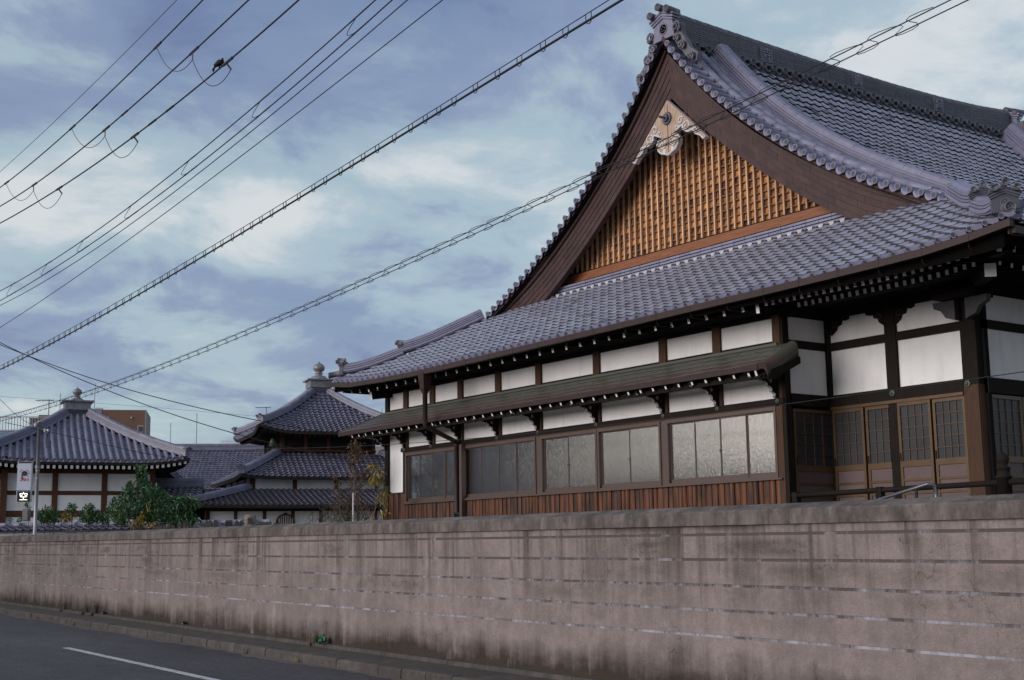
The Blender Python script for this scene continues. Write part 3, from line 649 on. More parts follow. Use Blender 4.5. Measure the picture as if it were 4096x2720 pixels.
# flat tile courses and mortar where the skirt meets the gable
for k in range(3):
    y1 = 19.42-0.006*k; z0 = 7.70+0.066*k
    for a in np.arange(XC-6.4, XC+6.3, 0.33):
        mb = MB(); mb.box(a+rng.uniform(0, 0.004), a+0.324, y1+rng.uniform(-0.004, 0.004), 19.66, z0, z0+0.047); mb.build('flashing_tile', 'tile2', roof)
for n in range(-1, 76):
    x = -30.62+0.27*n
    if abs(x-XC) > 6.6: continue
    mb = MB(); mb.prism([(x+0.07, 7.70), (x+0.21, 7.70), (x+0.18, 7.63), (x+0.14, 7.61), (x+0.10, 7.63)], lambda a, b: (a, 19.33, b), lambda a, b: (a, 19.5, b)); mb.build('mortar_plug', 'mortar', roof)
for sg in (1, -1):
    for k in range(3):
        mb = MB(); mb.beam((XC+sg*6.3, 19.36+0.02*k, 7.66+0.062*k), (XC+sg*6.85, 19.0+0.02*k, 7.36+0.062*k), 0.10, 0.05); mb.build('flashing_tile', 'tile2', roof)

# ---------------------------------------------------------------- gable
def vo(d, o): return zv(d)-o*math.sqrt(1+zvs(d)**2)
def strip(mb, o0, o1, y0, y1, sg, d0=0.0, d1=7.0, n=44, m=0):
    D = np.linspace(d0, d1, n); F = lambda d, o, y: (XC+sg*d, y, vo(d, o))
    rings = [[F(d, o0, y0), F(d, o1, y0), F(d, o1, y1), F(d, o0, y1), F(d, o0, y0)] for d in D]
    if sg > 0: rings = [r[::-1] for r in rings]
    return mb.grid(rings, m)
for sg in (1, -1):
    bb = MB(); strip(bb, 0.20, 0.82, 19.22, 19.34, sg); bg = bb.build('bargeboard', 'copper', hall)
    mb = MB(); strip(mb, 0.045, 0.13, 19.0, 19.40, sg); mb.build('verge_board', 'copper', bg)
    mb = MB(); strip(mb, 0.13, 0.22, 19.09, 19.40, sg); mb.build('verge_moulding', 'copper', bg)
    edges = [0.215, 0.335, 0.455, 0.575, 0.695, 0.815]
    D = np.linspace(0, 7.0, 400); ac = np.concatenate([[0], np.cumsum(np.hypot(np.diff(D), np.diff([zv(d) for d in D])))])
    for c in range(5):
        a = -0.42*((c % 2)*0.5)
        while a < ac[-1]:
            d0 = float(np.interp(max(a, 0)+0.0025, ac, D)); d1 = float(np.interp(min(a+0.4175, ac[-1]), ac, D)); a += 0.42
            if d1-d0 < 0.03: continue
            yy = 19.150+0.013*c+rng.uniform(-0.002, 0.002); o0, o1 = edges[c]+0.0025, edges[c+1]-0.0025
            mb = MB(); strip(mb, o0, o1, yy, 19.225, sg, d0, d1, 3)
            n = len(mb.v); mb.f += [(0, 1, 2, 3), (n-2, n-3, n-4, n-5)]; mb.m += [0, 0]
            mb.build('copper_plate', 'copper', bg)
    sf = MB(); strip(sf, 0.10, 0.16, 19.38, 19.95, sg, 0, 6.6); sf.build('verge_soffit', 'soffit', hall)
def dmax(z, o=0.66):
    lo, hi = 0.0, 7.0
    for _ in range(30):
        m_ = (lo+hi)/2
        if vo(m_, o) > z: lo = m_
        else: hi = m_
    return lo
GY = 19.70
mb = MB(); tri = [(XC-s_*d, vo(d, 0.3)) for s_ in (1,) for d in np.linspace(5.6, 0, 20)]+[(XC+d, vo(d, 0.3)) for d in np.linspace(0.2, 5.6, 20)]
mb.prism([(a, max(b, 7.9)) for a, b in tri], lambda a, b: (a, GY+0.16, b), lambda a, b: (a, GY+0.3, b)); lat = mb.build('gable_wall', 'black', hall)
zs_ = 8.20
rails = np.arange(zs_+0.14, 12.0, 0.165)
pm_cache = {}
for i in range(-29, 29):                      # panels between the bars, each slightly tilted like a shingle
    x = XC+0.2*i
    for z in np.concatenate([[zs_-0.03], rails]):
        if abs(x-XC)+0.1 > dmax(z+0.1, 0.28): continue
        mb = MB(); t = rng.uniform(0.0, 0.012)
        mb.add([(x+0.0, GY+0.062-t, z), (x+0.2, GY+0.062-t, z), (x+0.2, GY+0.078, z+0.165), (x, GY+0.078, z+0.165)], [(0, 1, 2, 3)]); pm_cache.setdefault('l', []).append(mb)
big = sorted(pm_cache['l'], key=lambda m_: np.linalg.norm(np.array(m_.v[0])))
for m_ in big[:300]: m_.build('gable_panel', 'latback', lat)
if big[300:]:
    mb = MB()
    for m_ in big[300:]: mb.add(m_.v, m_.f)
    mb.build('gable_panel_field', 'latback', lat, kind='stuff')
for z in rails:
    dm = dmax(z, 0.34)
    if dm > 0.15: MB().box(XC-dm, XC+dm, GY+0.026, GY+0.052, z-0.014, z+0.014).build('lattice_rail', 'latrail', lat)
for i in range(-27, 28):
    x = XC+0.2*i+0.1; zt = vo(abs(x-XC), 0.32)
    if zt > zs_+0.15: MB().box(x-0.021, x+0.021, GY-0.014, GY+0.034, zs_-0.02, zt).build('lattice_bar', 'lattice', lat)
MB().box(XC-5.6, XC+5.6, GY-0.10, GY+0.05, 7.96, 8.15).build('gable_beam', 'gbeam', hall)
MB().box(XC-5.6, XC+5.6, GY-0.07, GY+0.05, 8.153, 8.185).build('gable_sill', 'wood', hall)
# carved pendant under the apex
gp = MB(); YP = 19.07
outl = [(0, 11.30), (0.62, 10.72), (1.18, 10.16), (1.10, 10.12), (1.02, 10.22), (0.86, 10.30), (0.78, 10.42), (0.64, 10.40), (0.52, 10.46), (0.46, 10.60), (0.34, 10.56), (0.22, 10.48), (0.30, 10.44), (0.36, 10.34), (0.33, 10.22), (0.24, 10.13), (0.12, 10.09), (0, 10.04)]
outl = outl + [(-a, b) for a, b in reversed(outl[1:-1])]
gp.prism([(XC+a, b) for a, b in outl], lambda a, b: (a, YP, b), lambda a, b: (a, YP+0.10, b), 0, 1)
gp = gp.build('gable_pendant', ['gegyo', 'carvewhite'], hall)
def spiral(cx, cz, r, a0, turns, sg, n=26): return [(XC+sg*(cx+r*(1-i/n*0.8)*math.cos(a0+turns*2*math.pi*i/n)), YP-0.006, cz+r*(1-i/n*0.8)*math.sin(a0+turns*2*math.pi*i/n)) for i in range(n)]
for sg in (1, -1):
    for cx, cz, r, a0, tn in ((0.60, 10.55, 0.13, 3.6, -1.4), (0.18, 10.32, 0.13, 0.6, 1.4), (0.86, 10.38, 0.07, 3.0, -1.2), (0.42, 10.72, 0.09, 0.5, 1.2), (0.30, 10.58, 0.06, 2.6, -1.1)):
        MB().tube(spiral(cx, cz, r, a0, tn, sg), 0.021, 5).build('carved_scroll', 'carvewhite', gp, True)
    pe = outl[2:18]; MB().tube([(XC+sg*a, YP-0.004, b+0.012) for a, b in pe], 0.026, 5).build('carved_edge', 'carvewhite', gp, True)
    MB().prism([(XC+sg*(0.13+0.05*math.cos(a)), 10.17+0.055*math.sin(a)) for a in np.linspace(0, 6.28, 9)[:-1]], lambda a, b: (a, YP-0.012, b), lambda a, b: (a, YP+0.01, b)).build('carved_leaf', 'carvewhite', gp)
MB().box(XC-0.008, XC+0.008, YP-0.002, YP+0.02, 10.12, 11.2).build('crack', 'black', gp)
bs = MB(); n = 16
star = [(0.15*(1 if k % 2 else 0.80)*math.cos(2*math.pi*k/(2*n)), 0.15*(1 if k % 2 else 0.80)*math.sin(2*math.pi*k/(2*n))) for k in range(2*n)]
bs.prism([(XC+a, 10.88+b) for a, b in star], lambda a, b: (a, YP-0.04, b), lambda a, b: (a, YP+0.0, b))
bs.prism([(XC+a*0.6, 10.88+b*0.6) for a, b in star], lambda a, b: (a, YP-0.09, b), lambda a, b: (a, YP-0.03, b))
bs.tube([(XC, YP-0.05, 10.88), (XC, YP-0.26, 10.88)], 0.028, 8); bs.build('rosette_boss', 'tiledark', gp)
# ---------------------------------------------------------------- main temple hall : eaves, walls, windows, porch
YH, YR = 17.24, 18.40
PX = [-29.66, -28.73, -27.46, -26.20, -24.62, -23.06, -21.04, -18.99, -17.50, -16.00]
gx = [-30.78, -29.58, -27.76, -25.93, -24.14, -21.42, -19.61, -16.87, -15.13, -13.52, -12.72, -11.93, -11.12, -10.46]; gz = [5.835, 5.69, 5.635, 5.61, 5.625, 5.65, 5.665, 5.695, 5.705, 5.73, 5.745, 5.765, 5.83, 5.915]
def zg(x): return float(np.interp(x, gx, gz))
gut = MB()
xs = [-30.80, -30.41]+[-30.41+0.84+0.905*k for k in range(16)]
xs = [x for x in xs if x < -15.2]+[-15.13, -14.34, -13.53, -12.73, -11.93, -11.12, -10.45]
gutter = thing_part = MB().box(-20.6, -20.4, 16.03, 16.08, 5.70, 5.74).build('gutter', 'gutter', hall)
for a, b in zip(xs[:-1], xs[1:]):
    mb = MB(); a2, b2 = a+0.006, b-0.006
    def ring(x, g=0.0): z = zg(x); return [(x, 15.985-g, z-g), (x, 15.992-g, z+0.10+g), (x, 16.0, z+0.115+g), (x, 16.045, z+0.112), (x, 16.105, z+0.10), (x, 16.105, z-g)]
    mb.add(ring(a2)+ring(b2), [(i, (i+1) % 6, (i+1) % 6+6, i+6) for i in range(6)]+[(5, 4, 3, 2, 1, 0), (6, 7, 8, 9, 10, 11)])
    mb.build('gutter_section', 'gutter', gutter)
    mb = MB(); mb.add(ring(b-0.02, 0.004)+ring(b+0.004, 0.004), [(i, (i+1) % 6, (i+1) % 6+6, i+6) for i in range(6)]); mb.build('gutter_joint', 'gutter', gutter)
    xm = b-0.06; z = zg(xm)
    MB().tube([(xm, 16.07, z-0.005), (xm, 16.07, z-0.07), (xm+0.02, 16.10, z-0.105), (xm+0.05, 16.16, z-0.115), (xm+0.12, 16.34, z-0.10)], 0.010, 5).build('gutter_hanger', 'wood', gutter)
for k in range(9):
    y = 16.1+0.8*k; z = 5.93-0.12*min(1, k/3); MB().box(XR-0.06, XR+0.06, y, y+0.79, z-0.10, z+0.01).build('gutter_section', 'gutter', gutter)
# rafters with white painted ends
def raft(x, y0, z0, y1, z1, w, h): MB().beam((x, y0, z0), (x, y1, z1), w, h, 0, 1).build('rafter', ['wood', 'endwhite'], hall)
for k in range(33):
    x = -30.0+0.4535*k
    if x > -15.8: break
    z0 = 5.575+0.09*max(0, (-28.8-x)/1.3)**2+0.003*(x+20)*0.8
    raft(x, 16.33, z0+0.03, 17.7, z0+0.42, 0.062, 0.088)
for k in range(29): raft(-15.41+0.1595*k, 16.35, 5.645+0.12*max(0, (-15.41+0.1595*k+13)/1.9)**2, 18.3, 6.0, 0.062, 0.088)
for k in range(23): raft(-15.19+0.158*k, 16.92, 5.640+0.07*max(0, (-15.19+0.158*k+13)/1.3)**2, 18.3, 5.86, 0.062, 0.080)
for k in range(24):
    y = 16.75+0.30*k; MB().beam((-10.9, y, 5.76-0.1*min(1, k/6)), (-12.7, y, 6.05), 0.062, 0.085, 0, 1).build('rafter', ['wood', 'endwhite'], hall)
for k in range(20):
    y = 17.2+0.30*k; MB().beam((-11.45, y, 5.72-0.06*min(1, k/6)), (-12.7, y, 5.9), 0.062, 0.08, 0, 1).build('rafter', ['wood', 'endwhite'], hall)
MB().beam((-10.86, 16.40, 5.80), (-12.8, 18.40, 6.02), 0.16, 0.24, 0, 1).build('corner_rafter', ['wood', 'endwhite'], hall)
MB().beam((-11.52, 17.05, 5.60), (-12.8, 18.40, 5.76), 0.17, 0.20, 0, 1).build('corner_rafter', ['wood', 'endwhite'], hall)
MB().beam((-15.60, 16.34, 5.575), (-15.9, 17.3, 5.78), 0.06, 0.15, 0, 1).build('corner_rafter', ['wood', 'endwhite'], hall)
MB().beam((-29.50, 16.62, 5.50), (-29.5, 17.3, 5.60), 0.12, 0.20, 0, 1).build('corner_rafter', ['wood', 'endwhite'], hall)
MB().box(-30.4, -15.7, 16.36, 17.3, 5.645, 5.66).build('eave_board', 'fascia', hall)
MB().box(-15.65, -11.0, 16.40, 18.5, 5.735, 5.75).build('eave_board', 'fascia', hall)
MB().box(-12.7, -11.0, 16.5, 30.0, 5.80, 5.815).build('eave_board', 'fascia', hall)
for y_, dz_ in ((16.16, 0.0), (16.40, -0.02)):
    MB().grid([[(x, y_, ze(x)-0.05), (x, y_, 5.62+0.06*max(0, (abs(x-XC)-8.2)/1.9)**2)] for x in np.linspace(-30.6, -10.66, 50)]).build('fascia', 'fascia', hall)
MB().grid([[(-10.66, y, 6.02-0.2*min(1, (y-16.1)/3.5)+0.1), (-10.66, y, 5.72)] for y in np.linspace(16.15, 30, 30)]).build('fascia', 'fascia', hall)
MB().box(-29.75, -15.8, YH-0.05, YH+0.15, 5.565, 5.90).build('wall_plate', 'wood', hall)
# inner dark body so that nothing shows through
MB().box(-29.70, -15.95, YH+0.10, YH+0.14, 4.0, 5.6).build('wall_core', 'black', hall)
MB().box(-29.70, -15.95, YH+0.10, YH+0.14, 0.6, 2.72).build('wall_core', 'black', hall)
MB().box(-29.74, -29.62, YH+0.02, 31.0, 0.6, 5.9).build('side_wall', 'wood', hall)
MB().box(-29.6, -15.95, YH+2.6, YH+2.7, 0.6, 5.6).build('room_back_wall', 'room', hall)
MB().box(-29.6, -15.95, YH+0.15, YH+2.7, 2.30, 2.35).build('room_floor', 'room', hall)
MB().box(-29.6, -15.95, YH+0.15, YH+2.7, 4.5, 4.55).build('room_ceiling', 'room', hall)
MB().box(-16.02, -15.94, YH+0.3, 30.9, 0.6, 5.9).build('side_wall', 'black', hall)
for i in range(9):
    a = PX[i]+(0.10 if i else 0.09); b = PX[i+1]-(0.10 if i < 8 else 0.11)
    MB().box(a-0.02, b+0.02, YH, YH+0.06, 5.15, 5.58).build('plaster_panel', 'plaster', hall)
    if i: MB().box(a-0.02, b+0.02, YH, YH+0.06, 4.11, 4.62).build('plaster_panel', 'plaster', hall)
MB().box(-29.58, -28.84, YH, YH+0.06, 3.01, 4.62).build('plaster_panel', 'plaster', hall)
for i, x in enumerate(PX):
    w = 0.10 if 0 < i < 9 else 0.085
    MB().box(x-w, x+w, YH-0.055, YH+0.09, 4.10, 5.60).build('post', 'post' if i not in (0,) else 'wood', hall)
MB().box(PX[0]-0.085, PX[0]+0.085, YH-0.055, YH+0.09, 0.6, 4.10).build('post', 'wood', hall)
MB().box(-28.86, -28.70, YH-0.045, YH+0.09, 0.6, 4.02).build('post', 'wood', hall)
MB().box(-16.07, -15.92, YH-0.06, YH+0.10, 0.6, 4.10).build('post', 'post', hall)
MB().box(-15.92, -15.84, YH-0.05, YH+0.10, 0.6, 5.60).build('post', 'wood', hall)
MB().box(-28.90, -15.86, YH-0.085, YH+0.08, 4.025, 4.125).build('lintel_beam', 'wood', hall)
MB().box(-29.58, -15.9, YH-0.02, YH+0.05, 4.56, 4.66).build('tie_beam', 'wood', hall)
for x in PX[1:]:
    MB().lathe([(0.045, 0), (0.045, 0.01), (0.026, 0.018), (0.018, 0.034), (0.0, 0.038)], 6).build('nail_cover', 'bronze', hall).matrix_basis = Matrix(frame((x+0.0, YH-0.086, 4.073), (1, 0, 0), (0, 0, 1), (0, -1, 0)).tolist())
# carved brackets carrying the pent roof
bo = [(0, 4.13), (0.06, 4.13), (0.10, 4.15), (0.085, 4.195), (0.12, 4.225), (0.17, 4.235), (0.165, 4.285), (0.205, 4.325), (0.27, 4.335), (0.285, 4.38), (0.335, 4.415), (0.41, 4.41), (0.44, 4.45), (0.60, 4.465), (0.66, 4.45), (0.70, 4.475), (0.70, 4.545), (0, 4.62)]
hb = MB().prism([(a, b) for a, b in bo], lambda a, b: (-0.032, -a, b), lambda a, b: (0.032, -a, b), 0, lambda i: 1 if i < 15 else 0)
hbm = hb.mesh('bracket', ['wood', 'carvedim'])
for x in PX[:-1]+[-16.02]:
    b_ = link('bracket', hbm, hall, frame((x, YH-0.05, 0), *I3))
    hp_ = MB(); hp_.prism([(0.20+0.035*math.cos(a), 4.42+0.04*math.sin(a)) for a in np.linspace(0, 6.28, 9)[:-1]], lambda a, b: (-0.040, -a, b), lambda a, b: (0.040, -a, b))
    link('carved_boss', hp_.mesh('carved_boss', 'carvedim'), b_)
# pent roof: copper plates in four courses
YP0, YP1, ZP0, ZP1 = 16.40, 17.19, 4.64, 5.075
XP0, XP1 = -30.82, -15.72
def zp(v): return ZP0+(ZP1-ZP0)*(0.86*v+0.14*v*v)
mb = MB(); N_ = 30
mb.grid([[(XP0+0.96*v+(XP1-XP0-0.96*v)*u, YP0+(YP1-YP0)*v, zp(v)-0.012) for v in np.linspace(0, 1, 8)] for u in np.linspace(0, 1, N_)][::-1])
mb.grid([[(XP0+0.96*v+(XP1-XP0-0.96*v)*u, YP0+0.02+(YP1-YP0)*v, zp(v)-0.10) for v in np.linspace(0, 1, 8)] for u in np.linspace(0, 1, N_)], 1)
mb.grid([[(XP0+0.96*v, YP0+(YP1-YP0)*v, zp(v)-0.012), (XP0+0.96*v, YP0+(YP1-YP0)*v, zp(v)-0.11)] for v in np.linspace(0, 1, 8)])
pent = mb.build('pent_roof', ['wood', 'soffit'], hall)
for c in range(4):
    v0, v1 = c/4+0.010, (c+1)/4-0.012; a = XP0-0.46*(0.5*(c % 2))
    while a < XP1-0.05:
        l0 = XP0+0.96*v0; l1 = XP0+0.96*v1; x0 = a+0.006; x1 = min(a+0.454, XP1); a += 0.46
        if x1 < l0+0.05: continue
        z0, z1 = zp(v0)+0.010+rng.uniform(0.0, 0.004), zp(v1); y0, y1 = YP0+(YP1-YP0)*v0, YP0+(YP1-YP0)*v1
        p = [(max(x0, l0), y0, z0), (x1, y0, z0), (x1, y1, z1), (max(x0, l1), y1, z1)]
        q = MB(); q.add(p+[(X_, Y_, Z_-0.012) for X_, Y_, Z_ in p], [(0, 1, 2, 3), (0, 4, 5, 1), (1, 5, 6, 2), (3, 7, 4, 0)]); q.build('copper_plate', 'pent', pent)
for a in np.arange(XP0, XP1-0.1, 1.82): MB().box(a+0.002, min(a+1.818, XP1), YP0-0.012, YP0+0.03, ZP0-0.098, ZP0-0.004).build('pent_fascia', 'gutter', pent)
MB().beam((XP0+0.01, YP0, ZP0-0.03), (XP0+0.96, YP1, ZP1-0.03), 0.03, 0.10).build('pent_fascia', 'gutter', pent)
MB().box(-29.92, -15.95, YP1-0.05, YH+0.02, ZP1-0.02, ZP1+0.028).build('flashing', 'pent', pent)
MB().box(-29.75, -15.95, YH-0.03, YH+0.02, ZP1+0.028, 5.152).build('flashing', 'wood', pent)
for k in range(41):
    x = -30.2+0.355*k
    if x > -15.9: break
    MB().beam((x, 16.47, 4.495), (x, 17.22, 4.86), 0.045, 0.062, 0, 1).build('rafter', ['wood', 'endwhite'], pent)
MB().beam((-15.80, 16.44, 4.50), (-15.80, 17.22, 4.86), 0.045, 0.12, 0, 1).build('rafter', ['wood', 'endwhite'], pent)
MB().box(-30.5, -15.8, 16.50, 17.22, 4.565, 4.58).build('pent_soffit', 'soffit', pent)
MB().box(-30.3, -15.8, 16.56, 16.66, 4.43, 4.50).build('purlin', 'wood', pent)
# rounded end of the pent roof on the right, with its little bargeboard
en = []
for u in np.linspace(0, 1, 7):
    th = u*math.pi/2; xe = XP1+0.26*math.sin(th); dz = -0.20*(1-math.cos(th))
    en.append([(xe, YP0-0.03*math.sin(th)+(YP1-YP0)*v, zp(v)+0.004+dz*(1.0)+0.05*math.sin(u*math.pi)) for v in np.linspace(0, 1, 8)])
MB().grid(en[::-1]).build('rolled_end', 'pent', pent, True)
MB().grid([[np.array(r[0]), np.array(r[0])-np.array((0, 0, 0.11))] for r in en]).build('end_fascia', 'gutter', pent, True)
MB().grid([[np.array(r[0])-np.array((0, -0.02, 0.10)), np.array(r[-1])-np.array((0, 0, 0.10))] for r in en]).build('end_soffit', 'soffit', pent)
MB().grid([[p, (p[0]-0.01, p[1], p[2]-0.12)] for p in en[-1]][::-1]).build('end_bargeboard', 'gutter', pent)
MB().grid([[p, (p[0]-0.28, p[1], p[2]-0.02)] for p in en[-1]]).build('end_soffit', 'soffit', pent)
MB().prism([(16.42, 4.40), (16.55, 4.36), (16.72, 4.46), (17.2, 4.68), (17.2, 4.80), (16.45, 4.52)], lambda a, b: (-15.50, a, b), lambda a, b: (-15.46, a, b)).build('end_bargeboard', 'wood', pent)
MB().beam((-15.52, 16.62, 4.47), (-16.0, 16.62, 4.47), 0.09, 0.10, 0, 1).build('purlin_end', ['wood', 'carvewhite'], pent)
# windows
ZS, ZT = 2.735, 3.985
def window(x0, x1, edges, jl=0.05):
    fr = MB(); y0, y1 = YH-0.075, YH+0.06
    fr.box(x0-0.05, x1+0.05, y0, y1, ZT-0.065, ZT+0.0); fr.box(x0-0.05, x0, y0, y1, ZS, ZT-0.065); fr.box(x1, x1+0.05, y0, y1, ZS, ZT-0.065); fr.box(x0, x1, y0, y1, ZS, ZS+0.035)
    w = fr.build('window', 'alu', hall)
    k = len(edges)-1
    for i in range(k):
        a, b = edges[i], edges[i+1]; off = 0.0 if i in ((1, 2) if k == 4 else (1,)) else 0.028
        if k == 4: off = 0.03 if i == 0 else (0.0 if i in (2,) else 0.015)
        yy = YH-0.045+off; z0, z1 = ZS+0.036, ZT-0.067
        s = MB(); t = 0.022
        s.box(a, a+t, yy, yy+0.026, z0, z1); s.box(b-t, b, yy, yy+0.026, z0, z1); s.box(a+t, b-t, yy, yy+0.026, z0, z0+0.075); s.box(a+t, b-t, yy, yy+0.026, z1-0.028, z1)
        s.build('sash', 'alu', w)
        MB().box(a+t, b-t, yy+0.010, yy+0.014, z0+0.075, z1-0.028).build('pane', 'ribglass', w)
    MB().box(edges[k//2]-0.006, edges[k//2]+0.004, YH-0.07, YH-0.05, 3.28, 3.33).build('catch', 'steel', w)
    return w
window(-28.66, -26.30, [-28.66, -28.06, -27.46, -26.88, -26.30])
window(-26.07, -23.22, [-26.07, -25.36, -24.62, -23.93, -23.22])
window(-22.93, -21.10, [-22.93, -22.04, -21.10])
window(-20.98, -19.15, [-20.98, -20.06, -19.15])
window(-18.88, -16.12, [-18.88, -18.18, -17.49, -16.81, -16.12])
for a, b in ((-26.25, -26.12), (-23.17, -22.98), (-21.05, -21.03), (-19.10, -18.93)): MB().box(a, b, YH-0.05, YH+0.09, ZS, ZT+0.03).build('mullion', 'alu', hall)
MB().box(-28.76, -15.98, YH-0.06, YH+0.08, ZT+0.002, ZT+0.042).build('head_trim', 'post', hall)
MB().box(-28.80, -15.96, YH-0.11, YH+0.06, 2.705, 2.733).build('window_sill', 'alu', hall)
MB().box(-29.82, -28.84, YH-0.07, YH+0.05, 2.995, 3.015).build('board_cap', 'wood', hall)
# things standing inside behind the glass
tag(MB().box(-28.0, -26.85, YH+0.20, YH+0.24, 2.35, 3.28).build('notice_board', mat('green_board', (0.42, 0.50, 0.42), 0.8, 0.1)), 'pale green board standing inside behind the left hall window', 'board')
sh = thing('wooden_shelf', 'low light wooden shelf inside behind the second hall window', 'shelf', (-24.4, YH+0.6, 2.35))
M['pine'] = mat('light_pine', (0.72, 0.52, 0.30), 0.6, 0.2, 8, stretch=(0.3, 3, 3))
MB().box(-25.55, -23.45, YH+0.16, YH+0.46, 3.12, 3.16).build('top', 'pine', sh); MB().box(-25.55, -23.45, YH+0.24, YH+0.28, 2.36, 3.12).build('back', 'pine', sh)
for x in (-25.53, -24.9, -24.2, -23.5): MB().box(x, x+0.05, YH+0.16, YH+0.24, 2.36, 3.12).build('upright', 'pine', sh)
tag(MB().lathe([(0.20, 0), (0.24, 0.2), (0.24, 0.42), (0.2, 0.5), (0.08, 0.54)], 14, (-16.5, YH+0.38, 2.36)).build('white_pot', 'carvewhite', None, True), 'white rounded pot inside at the right end window', 'pot')
# charred cedar boards below the windows
bp = MB(); pr = [(-0.5, 0.0), (-0.46, -0.55), (-0.25, -0.9), (0, -1.0), (0.25, -0.9), (0.46, -0.55), (0.5, 0.0)]
bp.prism(pr, lambda a, b: (a, b, 0), lambda a, b: (a, b, 1)); bpm = bp.mesh('board', 'board', False)
x = -29.80
while x < -16.1:
    w = random.choice((0.115, 0.13, 0.15, 0.165)) if x > -28.9 else 0.235
    top = 2.70 if x > -28.75 else 2.99
    link('board', bpm, hall, frame((x+w/2, YH-0.01+rng.uniform(-0.006, 0.006), 0.6), (w-0.008, 0, 0), (0, 0.05+rng.uniform(-0.008, 0.012), 0), (0, 0, top-0.6))); x += w
# downpipes
def pipe(pts, r, nm='downpipe', hopper=None):
    o = MB().tube(pts, r, 10).build(nm, 'gutter', hall, True)
    if hopper:
        x, y, z = hopper; q = MB(); 
        for (w0, z0), (w1, z1) in (((0.125, 0.0), (0.115, -0.10)), ((0.115, -0.10), (0.085, -0.36)), ((0.085, -0.36), (0.062, -0.42)), ((0.062, -0.42), (0.052, -0.46))):
            q.add([(x-w0, y-w0, z+z0), (x+w0, y-w0, z+z0), (x+w0, y+w0, z+z0), (x-w0, y+w0, z+z0), (x-w1, y-w1, z+z1), (x+w1, y-w1, z+z1), (x+w1, y+w1, z+z1), (x-w1, y+w1, z+z1)], [(0, 4, 5, 1), (1, 5, 6, 2), (2, 6, 7, 3), (3, 7, 4, 0)])
        q.build('hopper', 'gutter', o)
    return o
pp = pipe([(-25.98, 16.08, 5.25), (-25.98, 16.08, 4.45), (-25.98, 16.10, 4.40), (-26.18, 17.05, 4.10), (-26.20, 17.09, 4.04), (-26.20, 17.09, 0.6)], 0.058, hopper=(-25.98, 16.08, 5.63))
for z in (3.1, 3.6, 4.0): MB().lathe([(0.066, 0), (0.066, 0.025)], 10, (-26.20, 17.09, z)).build('pipe_collar', 'gutter', pp)
MB().box(-26.05, -25.95, 17.06, 17.18, 0.6, 4.02).build('pipe_cover', 'alu', hall)
pipe([(-30.82, 18.45, 5.15), (-30.82, 18.45, 4.30), (-30.80, 18.40, 4.24), (-29.86, 17.32, 3.72), (-29.84, 17.25, 3.66), (-29.84, 17.25, 0.6)], 0.055, hopper=(-30.82, 18.45, 5.55))
# ---- porch bay
MB().box(-15.95, -12.7, YR+0.10, YR+0.2, 0.6, 5.9).build('porch_core', 'black', hall)
MB().box(-12.92, -12.82, YR+0.13, 30.9, 0.6, 5.9).build('porch_core', 'black', hall)
PXP = [(-15.92, -15.80), (-14.56, -14.33), (-13.04, -12.75)]
for (a, b), nm in zip(PXP, ('post', 'post', 'pillar')): MB().box(a, b, YR-0.06, YR+0.12, 0.6, 5.75).build(nm, 'wood', hall)
MB().box(-13.03, -12.76, YR-0.068, YR-0.058, 0.6, 4.1).build('pillar_face', 'post', hall)
MB().box(-12.752, -12.745, YR-0.05, YR+0.11, 0.6, 4.1).build('pillar_face', 'post', hall)
for a, b in ((-15.80, -14.56), (-14.33, -13.04)):
    MB().box(a, b, YR, YR+0.06, 5.17, 5.62).build('plaster_panel', 'plaster', hall); MB().box(a, b, YR, YR+0.06, 4.21, 5.02).build('plaster_panel', 'plaster', hall)
MB().box(-15.80, -13.04, YR-0.045, YR+0.08, 5.02, 5.165).build('tie_beam', 'wood', hall)
MB().box(-15.80, -13.04, YR-0.07, YR+0.08, 4.0, 4.21).build('lintel_beam', 'wood', hall)
MB().box(-15.80, -13.04, YR-0.05, YR+0.08, 5.60, 5.80).build('tie_beam', 'wood', hall)
for x in (-14.45, -12.95): MB().lathe([(0.06, 0), (0.06, 0.012), (0.03, 0.02), (0.02, 0.04), (0.0, 0.045)], 6).build('nail_cover', 'bronze', hall).matrix_basis = Matrix(frame((x, YR-0.075, 4.12), (1, 0, 0), (0, 0, 1), (0, -1, 0)).tolist())
# cloud shaped carved arms under the porch beams
for x in (-15.86, -14.445, -12.9):
    for sg in (1, -1):
        if x < -15.8 and sg < 0: continue
        pts = [(0.10, 5.62), (0.52, 5.62), (0.50, 5.55), (0.42, 5.53), (0.36, 5.55), (0.33, 5.47), (0.25, 5.45), (0.22, 5.38), (0.15, 5.33), (0.10, 5.30)]
        q = MB(); q.prism([(x+sg*a, b) for a, b in pts], lambda a, b: (a, YR-0.05, b), lambda a, b: (a, YR+0.01, b)); bo_ = q.build('carved_arm', 'wood', hall)
        MB().tube([(x+sg*(0.22+0.08*(1-i/16)*math.cos(i*0.5)), YR-0.055, 5.47+0.08*(1-i/16)*math.sin(i*0.5)) for i in range(16)], 0.008, 4).build('carved_line', 'disc', bo_)
MB().box(-13.25, -12.55, YR-0.45, YR+0.2, 5.50, 5.62).build('capital', 'wood', hall)
for sg in (1, -1): MB().prism([(-12.9+sg*0.1, 5.16), (-12.9+sg*0.28, 5.22), (-12.9+sg*0.36, 5.34), (-12.9+sg*0.50, 5.40), (-12.9+sg*0.52, 5.50), (-12.9+sg*0.1, 5.50)], lambda a, b: (a, YR-0.22, b), lambda a, b: (a, YR-0.10, b)).build('carved_nosing', 'disc', hall)
